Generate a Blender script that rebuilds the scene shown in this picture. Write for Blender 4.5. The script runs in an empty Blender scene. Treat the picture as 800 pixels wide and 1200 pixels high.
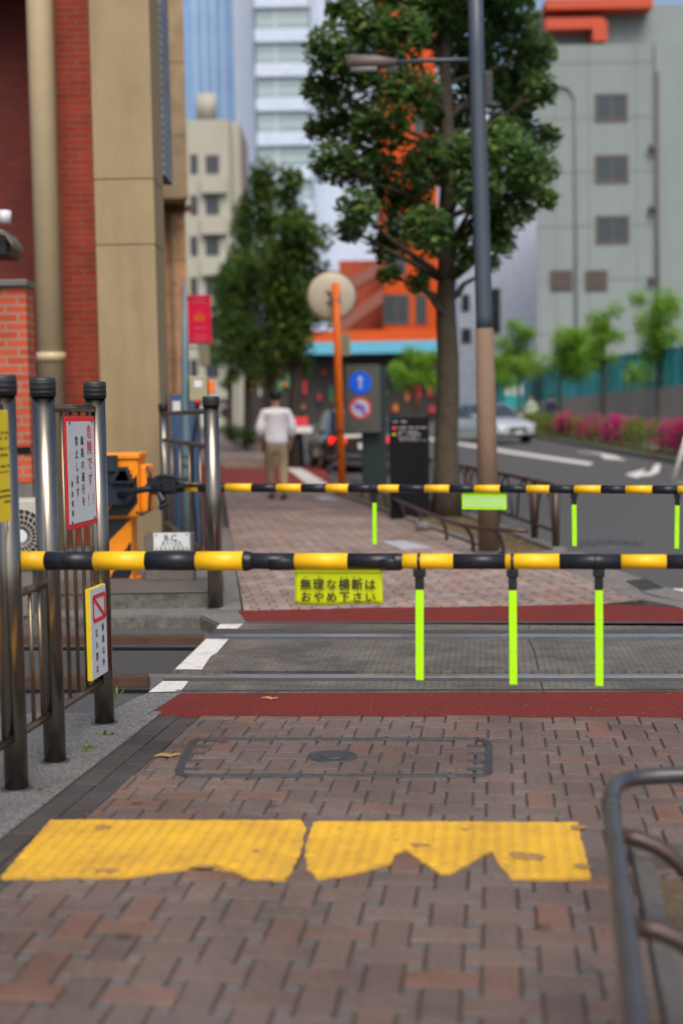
import bpy, bmesh, math, random
from mathutils import Vector, Matrix, noise
R = math.radians
random.seed(7)
sc = bpy.context.scene
col = sc.collection

# ------------------------------------------------------------------ camera
FPX, CAMH = 1600.0, 1.38                      # focal length in pixels of the 800 x 1200 photograph, eye height
PITCH, ROLL = math.atan(113/1600), R(1.0)
cd = bpy.data.cameras.new('camera'); cam = bpy.data.objects.new('camera', cd); col.objects.link(cam)
cam.location = (0, 0, CAMH)
CM = Matrix.Rotation(math.pi/2 - PITCH, 3, 'X') @ Matrix.Rotation(-ROLL, 3, 'Z')
cam.rotation_euler = CM.to_euler()
cd.sensor_fit = 'VERTICAL'; cd.sensor_height = 36; cd.sensor_width = 24; cd.lens = 48
cd.clip_start = 0.05; cd.clip_end = 3000
cd.dof.use_dof = True; cd.dof.focus_distance = 6.6; cd.dof.aperture_fstop = 1.35; cd.dof.aperture_blades = 0
sc.camera = cam
# ------------------------------------------------------------------ world, sun, exposure
SUN_EL, SUN_AZ = R(52), R(172)                # azimuth clockwise from +Y
w = bpy.data.worlds.new('World'); sc.world = w; w.use_nodes = True
nt = w.node_tree; nt.nodes.clear()
sky = nt.nodes.new('ShaderNodeTexSky'); sky.sky_type = 'NISHITA'; sky.sun_disc = False
sky.sun_elevation = SUN_EL; sky.sun_rotation = SUN_AZ; sky.air_density = 1.0; sky.dust_density = 5.0; sky.ozone_density = 1.0
bg = nt.nodes.new('ShaderNodeBackground'); bg.inputs[1].default_value = 0.13
wo = nt.nodes.new('ShaderNodeOutputWorld')
nt.links.new(sky.outputs[0], bg.inputs[0]); nt.links.new(bg.outputs[0], wo.inputs[0])
sd = bpy.data.lights.new('sun', 'SUN'); sd.energy = 1.5; sd.angle = R(42); sd.color = (1, .90, .76)
so = bpy.data.objects.new('sun', sd); col.objects.link(so)
sdir = Vector((math.sin(SUN_AZ)*math.cos(SUN_EL), math.cos(SUN_AZ)*math.cos(SUN_EL), math.sin(SUN_EL)))
so.rotation_euler = sdir.to_track_quat('Z', 'Y').to_euler(); so.location = (0, -5, 30)
sc.view_settings.view_transform = 'Standard'; sc.view_settings.look = 'None'
sc.view_settings.gamma = 1; sc.view_settings.exposure = 0.38
sc.render.film_transparent = False
try:
    sc.cycles.use_denoising = True
    sc.cycles.max_bounces = 6
except Exception: pass

# ------------------------------------------------------------------ measuring helpers
def ray(px, py): return CM @ Vector(((px-400)/FPX, (600-py)/FPX, -1.0))
def gz(y): return 0.0 if y < 25 else 0.012*(min(y, 110)-25)       # the street climbs gently beyond the crossing
def Z(px, py, z):                                                  # point at height z
    d = ray(px, py); t = (z-CAMH)/d.z; return Vector((d.x*t, d.y*t, z))
def G(px, py, dz=0.0):                                             # point on the ground
    d = ray(px, py); z = dz
    for _ in range(60):
        t = (z-CAMH)/d.z if d.z < -1e-6 else 1e3
        t = min(max(t, 0), 400); z = z*.5 + .5*(gz(d.y*t)+dz)
    return Vector((d.x*t, d.y*t, gz(d.y*t)+dz))
def V(px, py, Y):                                                  # point at depth Y
    d = ray(px, py); t = Y/d.y; return Vector((d.x*t, Y, CAMH+d.z*t))
CMI = CM.transposed()
def proj(p):
    q = CMI @ (Vector(p)-Vector((0, 0, CAMH))); return (400+FPX*q.x/-q.z, 600-FPX*q.y/-q.z)

# ------------------------------------------------------------------ materials
def nn(t, typ, **kw):
    n = t.nodes.new(typ)
    for k, v in kw.items(): setattr(n, k, v)
    return n
def mat(name, c, rough=.6, metal=0., var=.12, scale=6., bump=0., bscale=None, spec=None, coat=0., emit=None, island=0., stain=0., stain_scale=1.2, stain_col=None, trans=0., streak=0):
    """Principled surface: two octaves of tone variation, optional per-piece variation, stains and bump"""
    m = bpy.data.materials.new(name); m.use_nodes = True; t = m.node_tree
    b = t.nodes['Principled BSDF']; L = t.links.new
    tc = nn(t, 'ShaderNodeTexCoord')
    n1 = nn(t, 'ShaderNodeTexNoise'); n1.inputs['Scale'].default_value = scale; n1.inputs['Detail'].default_value = 6; n1.inputs['Roughness'].default_value = .65
    L(tc.outputs['Object'], n1.inputs['Vector'])
    mr = nn(t, 'ShaderNodeMapRange'); mr.inputs[1].default_value = .25; mr.inputs[2].default_value = .75
    mr.inputs[3].default_value = 1-var; mr.inputs[4].default_value = 1+var
    L(n1.outputs[0], mr.inputs[0])
    val = mr.outputs[0]
    if island:
        ge = nn(t, 'ShaderNodeNewGeometry'); m2 = nn(t, 'ShaderNodeMapRange')
        m2.inputs[3].default_value = 1-island; m2.inputs[4].default_value = 1+island
        L(ge.outputs['Random Per Island'], m2.inputs[0])
        mu = nn(t, 'ShaderNodeMath', operation='MULTIPLY'); L(val, mu.inputs[0]); L(m2.outputs[0], mu.inputs[1]); val = mu.outputs[0]
    vm = nn(t, 'ShaderNodeVectorMath', operation='SCALE'); vm.inputs[0].default_value = c[:3]; L(val, vm.inputs['Scale'])
    out = vm.outputs[0]
    if stain:
        n3 = nn(t, 'ShaderNodeTexNoise'); n3.inputs['Scale'].default_value = stain_scale; n3.inputs['Detail'].default_value = 8; n3.inputs['Roughness'].default_value = .7
        if streak:
            mp3 = nn(t, 'ShaderNodeMapping'); mp3.inputs['Scale'].default_value = (1, 1, streak); L(tc.outputs['Object'], mp3.inputs[0]); L(mp3.outputs[0], n3.inputs['Vector'])
        else: L(tc.outputs['Object'], n3.inputs['Vector'])
        r3 = nn(t, 'ShaderNodeMapRange'); r3.inputs[1].default_value = .48; r3.inputs[2].default_value = .72; r3.inputs[4].default_value = stain
        L(n3.outputs[0], r3.inputs[0])
        mx = nn(t, 'ShaderNodeMix', data_type='RGBA'); L(r3.outputs[0], mx.inputs[0]); L(out, mx.inputs[6])
        sc_ = stain_col or tuple(x*.45 for x in c[:3]); mx.inputs[7].default_value = (*sc_, 1); out = mx.outputs[2]
    L(out, b.inputs['Base Color'])
    b.inputs['Roughness'].default_value = rough; b.inputs['Metallic'].default_value = metal
    rr = nn(t, 'ShaderNodeMapRange'); rr.inputs[3].default_value = max(0, rough-.08); rr.inputs[4].default_value = min(1, rough+.08)
    L(n1.outputs[0], rr.inputs[0]); L(rr.outputs[0], b.inputs['Roughness'])
    if spec is not None: b.inputs['Specular IOR Level'].default_value = spec
    if coat: b.inputs['Coat Weight'].default_value = coat; b.inputs['Coat Roughness'].default_value = .08
    if trans: b.inputs['Transmission Weight'].default_value = trans
    if emit: b.inputs['Emission Color'].default_value = (*emit[:3], 1); b.inputs['Emission Strength'].default_value = emit[3]
    if bump:
        nb = nn(t, 'ShaderNodeTexNoise'); nb.inputs['Scale'].default_value = bscale or scale*6; nb.inputs['Detail'].default_value = 4
        L(tc.outputs['Object'], nb.inputs['Vector'])
        bu = nn(t, 'ShaderNodeBump'); bu.inputs['Strength'].default_value = bump; bu.inputs['Distance'].default_value = .01
        L(nb.outputs[0], bu.inputs['Height']); L(bu.outputs[0], b.inputs['Normal'])
    m['out'] = 0
    return m
def brick_mat(name, c1, c2, mortar, bw, bh, rot=(R(90), 0, 0), msize=.012, rough=.8, scale=1.):
    m = bpy.data.materials.new(name); m.use_nodes = True; t = m.node_tree; b = t.nodes['Principled BSDF']; L = t.links.new
    tc = nn(t, 'ShaderNodeTexCoord'); mp = nn(t, 'ShaderNodeMapping'); mp.inputs['Rotation'].default_value = rot
    L(tc.outputs['Object'], mp.inputs[0])
    br = nn(t, 'ShaderNodeTexBrick'); br.inputs['Scale'].default_value = scale; br.inputs['Brick Width'].default_value = bw; br.inputs['Row Height'].default_value = bh
    br.inputs['Mortar Size'].default_value = msize; br.inputs['Color1'].default_value = (*c1, 1); br.inputs['Color2'].default_value = (*c2, 1); br.inputs['Mortar'].default_value = (*mortar, 1)
    L(mp.outputs[0], br.inputs['Vector'])
    n = nn(t, 'ShaderNodeTexNoise'); n.inputs['Scale'].default_value = 3; n.inputs['Detail'].default_value = 6; L(tc.outputs['Object'], n.inputs['Vector'])
    mr = nn(t, 'ShaderNodeMapRange'); mr.inputs[1].default_value = .3; mr.inputs[2].default_value = .7; mr.inputs[3].default_value = .8; mr.inputs[4].default_value = 1.15; L(n.outputs[0], mr.inputs[0])
    vm = nn(t, 'ShaderNodeVectorMath', operation='SCALE'); L(br.outputs['Color'], vm.inputs[0]); L(mr.outputs[0], vm.inputs['Scale'])
    L(vm.outputs[0], b.inputs['Base Color']); b.inputs['Roughness'].default_value = rough
    bu = nn(t, 'ShaderNodeBump'); bu.inputs['Strength'].default_value = .5; bu.inputs['Distance'].default_value = .01; bu.invert = True
    L(br.outputs['Fac'], bu.inputs['Height']); L(bu.outputs[0], b.inputs['Normal'])
    return m
def paver_mat(name, cols, wear=.4):
    """fired clay pavers: each its own tone, dirt drifting over them in patches"""
    m = bpy.data.materials.new(name); m.use_nodes = True; t = m.node_tree; b = t.nodes['Principled BSDF']; L = t.links.new
    ge = nn(t, 'ShaderNodeNewGeometry'); cr = nn(t, 'ShaderNodeValToRGB'); e = cr.color_ramp.elements
    while len(e) < len(cols): e.new(.5)
    for i, c in enumerate(cols): e[i].position = i/(len(cols)-1); e[i].color = (*c, 1)
    L(ge.outputs['Random Per Island'], cr.inputs[0])
    tc = nn(t, 'ShaderNodeTexCoord')
    n = nn(t, 'ShaderNodeTexNoise'); n.inputs['Scale'].default_value = 1.3; n.inputs['Detail'].default_value = 5; L(tc.outputs['Object'], n.inputs['Vector'])
    r = nn(t, 'ShaderNodeMapRange'); r.inputs[1].default_value = .35; r.inputs[2].default_value = .7; r.inputs[4].default_value = wear; L(n.outputs[0], r.inputs[0])
    mx = nn(t, 'ShaderNodeMix', data_type='RGBA'); L(r.outputs[0], mx.inputs[0]); L(cr.outputs[0], mx.inputs[6]); mx.inputs[7].default_value = (.135, .125, .12, 1)
    f = nn(t, 'ShaderNodeTexNoise'); f.inputs['Scale'].default_value = 60; f.inputs['Detail'].default_value = 6; f.inputs['Roughness'].default_value = .75; L(tc.outputs['Object'], f.inputs['Vector'])
    fr = nn(t, 'ShaderNodeMapRange'); fr.inputs[1].default_value = .3; fr.inputs[2].default_value = .7; fr.inputs[3].default_value = .72; fr.inputs[4].default_value = 1.28; L(f.outputs[0], fr.inputs[0])
    vm = nn(t, 'ShaderNodeVectorMath', operation='SCALE'); L(mx.outputs[2], vm.inputs[0]); L(fr.outputs[0], vm.inputs['Scale'])
    vo = nn(t, 'ShaderNodeTexVoronoi'); vo.inputs['Scale'].default_value = 2.6; L(tc.outputs['Object'], vo.inputs['Vector'])
    vr = nn(t, 'ShaderNodeMapRange'); vr.inputs[1].default_value = .05; vr.inputs[2].default_value = .075; vr.inputs[3].default_value = .55; vr.inputs[4].default_value = 1; L(vo.outputs['Distance'], vr.inputs[0])
    bn = nn(t, 'ShaderNodeTexNoise'); bn.inputs['Scale'].default_value = .9; bn.inputs['Detail'].default_value = 9; bn.inputs['Roughness'].default_value = .72; bn.inputs['Distortion'].default_value = .6; L(tc.outputs['Object'], bn.inputs['Vector'])
    b2 = nn(t, 'ShaderNodeMapRange'); b2.inputs[1].default_value = .42; b2.inputs[2].default_value = .62; b2.inputs[3].default_value = 1.08; b2.inputs[4].default_value = .72; L(bn.outputs[0], b2.inputs[0])
    mm = nn(t, 'ShaderNodeMath', operation='MULTIPLY'); L(vr.outputs[0], mm.inputs[0]); L(b2.outputs[0], mm.inputs[1])
    vm2 = nn(t, 'ShaderNodeVectorMath', operation='SCALE'); L(vm.outputs[0], vm2.inputs[0]); L(mm.outputs[0], vm2.inputs['Scale']); vm = vm2
    L(vm.outputs[0], b.inputs['Base Color']); b.inputs['Roughness'].default_value = .72
    bu = nn(t, 'ShaderNodeBump'); bu.inputs['Strength'].default_value = .35; bu.inputs['Distance'].default_value = .003; L(f.outputs[0], bu.inputs['Height']); L(bu.outputs[0], b.inputs['Normal'])
    return m
def leaf_mat(name, a, c, dead=None):
    m = bpy.data.materials.new(name); m.use_nodes = True; t = m.node_tree; b = t.nodes['Principled BSDF']; L = t.links.new
    ge = nn(t, 'ShaderNodeNewGeometry'); cr = nn(t, 'ShaderNodeValToRGB'); e = cr.color_ramp.elements
    e[0].color = (*a, 1); e[1].color = (*c, 1)
    if dead: x = e.new(.9); x.color = (*c, 1); e[2].color = (*dead, 1)
    L(ge.outputs['Random Per Island'], cr.inputs[0])
    L(cr.outputs[0], b.inputs['Base Color']); b.inputs['Roughness'].default_value = .5
    tr = nn(t, 'ShaderNodeBsdfTranslucent'); L(cr.outputs[0], tr.inputs[0])
    ms = nn(t, 'ShaderNodeMixShader'); ms.inputs[0].default_value = .5; L(b.outputs[0], ms.inputs[1]); L(tr.outputs[0], ms.inputs[2])
    L(ms.outputs[0], t.nodes['Material Output'].inputs[0])
    return m
M = {}
M['asphalt'] = mat('asphalt', (.082, .085, .088), .82, var=.22, scale=40, bump=.5, bscale=180, stain=.35, stain_scale=.5, stain_col=(.085, .085, .085))
M['concrete'] = mat('concrete', (.18, .18, .18), .85, var=.85, scale=70, bump=1, bscale=150, stain=.6, stain_scale=2.2, stain_col=(.085, .08, .075))
M['kerb'] = mat('kerb_concrete', (.16, .155, .145), .85, var=.25, scale=18, bump=.5, bscale=120, stain=.6, stain_scale=3, stain_col=(.07, .065, .055))
M['darkslab'] = mat('dark_slab', (.045, .046, .048), .8, var=.3, scale=20, bump=.5, bscale=90)
M['grout'] = mat('joint_sand', (.045, .04, .034), .95, var=.4, scale=8, stain=.5, stain_scale=2.5, stain_col=(.03, .038, .016))
M['redrub'] = mat('red_rubber', (.175, .034, .031), .85, var=.6, scale=75, bump=.8, bscale=260, stain=.6, stain_scale=3, stain_col=(.105, .035, .032))
M['redrub2'] = mat('red_surface', (.21, .045, .04), .85, var=.2, scale=20)
M['steel_rail'] = mat('rail_head_steel', (.65, .68, .72), .32, 1., var=.1, scale=20)
M['steel_dull'] = mat('dull_steel', (.085, .085, .088), .5, .5, var=.2, scale=14)
M['rust'] = mat('rusty_steel', (.075, .042, .028), .75, .2, var=.35, scale=12, bump=.4)
M['ballast'] = mat('dirty_bed', (.035, .027, .022), .95, var=.5, scale=30, bump=1, bscale=60)
M['white_line'] = mat('white_road_paint', (.62, .62, .6), .7, var=.12, scale=30, bump=.3, stain=.55, stain_scale=9, stain_col=(.25, .25, .24))
M['yellow_line'] = mat('yellow_road_paint', (.55, .33, .03), .7, var=.15, scale=20)
M['steel'] = mat('stainless_steel', (.25, .23, .20), .24, 1., var=.12, scale=5, stain=.3, stain_scale=3, stain_col=(.2, .16, .11))
M['steel_rod'] = mat('brushed_steel_rod', (.26, .19, .13), .3, .9, var=.15, scale=8)
M['cap'] = mat('black_rubber_cap', (.02, .024, .03), .5)
M['black'] = mat('black_paint', (.012, .014, .02), .38, var=.2, scale=10)
M['blackgl'] = mat('black_tape', (.012, .014, .022), .32, var=.25, scale=9, stain=.3, stain_scale=25, stain_col=(.035, .04, .05))
M['yellow'] = mat('yellow_tape', (.85, .50, .008), .4, var=.06, scale=9, stain=.22, stain_scale=22, stain_col=(.55, .3, .01))
M['lime'] = mat('lime_reflector_glow', (.38, .84, .0), .4, var=.1, scale=14, emit=(.4, .95, .0, .06), stain=.3, stain_scale=12, stain_col=(.26, .55, .02))  # reflective lime; a faint emission is added though nothing here is a lamp
M['limesign'] = mat('lime_sheet', (.50, .60, .0), .42, var=.08, scale=7, stain=.2, stain_scale=6, stain_col=(.38, .48, .0))
M['limeback'] = mat('pale_lime_sheet', (.42, .72, .22), .5, var=.08)
M['ink'] = mat('black_ink', (.012, .012, .012), .6)
M['redink'] = mat('red_ink', (.75, .02, .025), .5)
M['signwhite'] = mat('sign_white', (.60, .64, .68), .45, var=.05)
M['signyellow'] = mat('sign_yellow', (.80, .62, .01), .5, var=.05)
M['orange'] = mat('orange_machine_paint', (.85, .27, .01), .45, var=.12, scale=7, stain=.35, stain_scale=5, stain_col=(.5, .15, .01))
M['darkblue'] = mat('navy_steel', (.02, .03, .045), .5, .3, var=.3, scale=9, bump=.3)
M['orangepole'] = mat('orange_pole_paint', (.85, .17, .01), .45)
M['brown'] = mat('brown_pipe_paint', (.055, .035, .03), .38, .2, var=.15, stain=.3, stain_scale=8, stain_col=(.1, .08, .07))
M['greybrown'] = mat('worn_grey_brown_pipe', (.085, .085, .095), .33, .5, var=.2, scale=10, stain=.5, stain_scale=6, stain_col=(.045, .032, .03))
M['soil'] = mat('planter_soil', (.10, .07, .04), .95, var=.5, scale=30, bump=1, bscale=70, stain=.6, stain_scale=5, stain_col=(.03, .04, .015))
M['polegrey'] = mat('blue_grey_pole', (.055, .075, .105), .5, .2, var=.08, scale=2)
M['polebrown'] = mat('weathered_brown_pole', (.17, .115, .078), .75, var=.2, scale=5, stain=.5, stain_scale=3.5, stain_col=(.12, .08, .06))
M['bark'] = mat('bark', (.062, .052, .034), .95, var=.4, scale=9, bump=1, bscale=30)
M['darkbark'] = mat('dark_bark', (.04, .035, .028), .95, var=.4, scale=8, bump=1, bscale=25)
M['tan'] = mat('tan_concrete', (.30, .235, .135), .85, var=.1, scale=3, bump=.2, bscale=60, stain=.6, stain_scale=2.5, stain_col=(.17, .135, .08), streak=.12)
M['shadebrick'] = brick_mat('shaded_maroon_brick', (.15, .016, .010), (.11, .012, .008), (.07, .02, .014), .22, .07, msize=.008)  # darker copy of the red brick; the recess's shade is in its colour
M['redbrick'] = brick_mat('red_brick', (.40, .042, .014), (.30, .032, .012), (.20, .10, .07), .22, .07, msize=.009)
M['brightbrick'] = brick_mat('orange_red_brick', (.50, .075, .025), (.38, .05, .02), (.30, .18, .13), .22, .075, msize=.012)
M['cream'] = mat('cream_pipe_paint', (.50, .41, .26), .5, var=.06)
M['peach'] = brick_mat('peach_tile', (.60, .34, .19), (.55, .32, .18), (.38, .22, .13), .9, .62, msize=.02)
M['beigebox'] = brick_mat('beige_panel', (.42, .31, .19), (.38, .29, .18), (.22, .17, .1), 2.4, 1.3, msize=.02)
M['louvre'] = brick_mat('blue_grey_louvre', (.28, .32, .40), (.26, .3, .38), (.12, .14, .17), 4, .09, msize=.02)
M['offwhite'] = mat('off_white_render', (.38, .38, .33), .85, var=.05, stain=.4, stain_scale=.6, stain_col=(.24, .24, .2), streak=.1)
M['winglass'] = mat('dark_window_glass', (.03, .045, .06), .12, var=.2)
M['winframe'] = mat('brown_window_frame', (.10, .08, .075), .5)
M['greybld'] = mat('grey_green_panel', (.22, .268, .275), .85, var=.06, scale=.25, stain=.45, stain_scale=.5, stain_col=(.15, .18, .185), streak=.1)
M['bluebld'] = brick_mat('pale_blue_tile_cladding', (.56, .66, .84), (.54, .64, .82), (.46, .55, .7), 1.5, 1., msize=.03)
M['redsteel'] = mat('orange_red_steel', (.50, .085, .045), .6)
M['orangewall'] = mat('orange_wall', (.56, .085, .02), .7, var=.1, scale=.5)
M['glassblue'] = None
M['pink_stair'] = mat('dusty_pink_steel', (.24, .085, .065), .7)
M['awning'] = mat('sky_blue_awning', (.10, .40, .58), .6)
M['teal'] = mat('teal_sheet', (.015, .33, .36), .5, var=.2, scale=1.2, island=.35)
M['stonewall'] = mat('grey_brown_retaining_wall', (.33, .29, .26), .9, var=.12, scale=2, bump=.3)
M['whitecar'] = mat('silver_white_car_paint', (.42, .48, .52), .25, .2, var=.02, coat=.8)
M['blackcar'] = mat('black_car_paint', (.01, .01, .013), .2, .1, var=.02, coat=.8)
M['carglass'] = mat('car_glass', (.03, .04, .05), .06, var=.02, spec=.8)
M['tyre'] = mat('tyre_rubber', (.015, .015, .016), .85)
M['rim'] = mat('alloy_rim', (.35, .36, .38), .3, .9)
M['headlight'] = mat('headlight_glass', (.7, .75, .8), .1, .3)
M['tail'] = mat('red_tail_light', (.75, .01, .015), .25, emit=(1, .02, .02, .8))
M['skin'] = mat('skin', (.50, .30, .21), .55, var=.04)
M['hair'] = mat('black_hair', (.012, .010, .010), .5, var=.3, scale=40)
M['shirt'] = mat('white_lilac_shirt', (.92, .92, .98), .8, var=.05, scale=12, bump=.5, bscale=14)
M['khaki'] = mat('khaki_cotton', (.38, .29, .18), .85, var=.08, scale=10, bump=.4, bscale=14)
M['navy'] = mat('navy_cloth', (.015, .025, .06), .85)
M['paleshirt'] = mat('pale_green_cloth', (.45, .55, .45), .85)
M['darkcloth'] = mat('dark_cloth', (.03, .03, .035), .85)
M['shoe'] = mat('black_shoe', (.012, .012, .012), .4)
M['mirrorback'] = mat('cream_mirror_back', (.58, .53, .42), .5, var=.08, scale=3, stain=.2, stain_scale=4)
M['iron'] = mat('cast_iron', (.085, .092, .10), .5, .6, var=.3, scale=20, bump=.5, bscale=60, stain=.4, stain_scale=8, stain_col=(.08, .06, .045))
M['signgrey'] = mat('sign_box_grey', (.105, .11, .105), .5, var=.06)
M['postgreen'] = mat('grey_green_post', (.035, .055, .06), .5, var=.08)
M['signblue'] = mat('sign_blue', (.0, .10, .75), .4, var=.03, emit=(0, .12, .9, .15))
M['signred'] = mat('sign_red', (.75, .05, .08), .4, var=.03)
M['panelblack'] = mat('black_info_panel', (.008, .009, .012), .3, var=.1)
M['panelink'] = mat('pale_grey_ink', (.45, .45, .46), .6)
M['banner'] = mat('crimson_banner', (.88, .018, .09), .6, var=.06)
M['bannerpale'] = mat('pink_ink', (.80, .25, .30), .6)
M['bluebox'] = mat('blue_cabinet', (.03, .075, .17), .5, var=.12, scale=5)
M['slate'] = mat('slate_blue_pole', (.10, .17, .21), .5, var=.15, scale=7, stain=.3, stain_scale=6, stain_col=(.15, .10, .07))
M['ctrl'] = mat('olive_beige_box', (.30, .29, .18), .55, var=.08)
M['fluo'] = mat('orange_lens', (.9, .16, .01), .35)
M['maroon'] = mat('maroon_pipe', (.17, .025, .035), .5)
M['rustpost'] = mat('rusty_brown_post', (.16, .07, .045), .8, var=.2)
M['plate'] = mat('chequer_plate', (.13, .12, .11), .6, .3, var=.2, scale=12, bump=.6, bscale=70, stain=.4, stain_scale=4, stain_col=(.08, .07, .06))
M['whitepaint'] = mat('white_paint', (.72, .73, .75), .5)
M['acwhite'] = mat('aged_white_casing', (.42, .41, .36), .6, var=.08)
M['acdark'] = mat('dark_recess', (.03, .03, .032), .7)
M['leaf_big'] = leaf_mat('camphor_leaf', (.05, .125, .05), (.18, .31, .085), (.26, .28, .07))
M['leaf_row'] = leaf_mat('row_tree_leaf', (.055, .13, .035), (.17, .28, .06), (.26, .2, .03))
M['leaf_light'] = leaf_mat('spring_leaf', (.15, .33, .03), (.34, .56, .07))
M['leaf_hedge'] = leaf_mat('hedge_leaf', (.06, .14, .02), (.22, .32, .05))
M['petal'] = leaf_mat('azalea_petal', (.50, .005, .18), (.72, .02, .30), (.80, .15, .45))
M['deadleaf'] = mat('dry_leaf', (.32, .24, .09), .7, var=.2)
M['grass'] = leaf_mat('grass_blade', (.05, .13, .01), (.16, .26, .03))
M['white_yellow'] = mat('pale_yellow_paint', (.75, .65, .2), .5)
M['map'] = mat('pale_map_tile', (.42, .47, .52), .5, var=.25, scale=12, stain=.6, stain_scale=9, stain_col=(.45, .2, .2))
M['rubber_red'] = mat('red_lamp', (.28, .01, .02), .35)
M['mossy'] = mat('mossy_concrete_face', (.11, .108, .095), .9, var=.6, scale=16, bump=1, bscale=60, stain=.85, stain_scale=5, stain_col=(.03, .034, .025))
M['fgkerb'] = mat('worn_dark_kerb', (.085, .08, .078), .85, var=.3, scale=20, bump=.5, bscale=90)
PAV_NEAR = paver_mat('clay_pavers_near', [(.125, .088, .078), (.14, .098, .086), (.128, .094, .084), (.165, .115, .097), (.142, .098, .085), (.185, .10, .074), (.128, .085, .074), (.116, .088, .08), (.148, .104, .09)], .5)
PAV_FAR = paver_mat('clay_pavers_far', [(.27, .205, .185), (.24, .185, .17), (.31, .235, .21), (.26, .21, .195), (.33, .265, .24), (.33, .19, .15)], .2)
PAV_FILL = paver_mat('blue_grey_filler_setts', [(.10, .095, .095), (.13, .12, .12), (.11, .105, .11), (.15, .13, .12)], .2)
PAV_DARK = paver_mat('dark_edge_pavers', [(.05, .048, .05), (.065, .06, .062), (.08, .07, .07), (.055, .05, .05)], .15)

for k_, v_ in (('redrub', .1), ('asphalt', .25), ('redrub2', .1), ('panelblack', .15), ('petal', .1), ('leaf_hedge', .15), ('concrete', .2), ('deadleaf', .1), ('postgreen', .2), ('blackgl', .35), ('orangewall', .1), ('banner', .2), ('orange', .35), ('darkblue', .3), ('redsteel', .2), ('leaf_big', .3), ('leaf_row', .25), ('orangepole', .3)):
    M[k_].node_tree.nodes['Principled BSDF'].inputs['Specular IOR Level'].default_value = v_
for p_ in (PAV_NEAR, PAV_FAR, PAV_DARK, PAV_FILL): p_.node_tree.nodes['Principled BSDF'].inputs['Specular IOR Level'].default_value = .2
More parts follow.
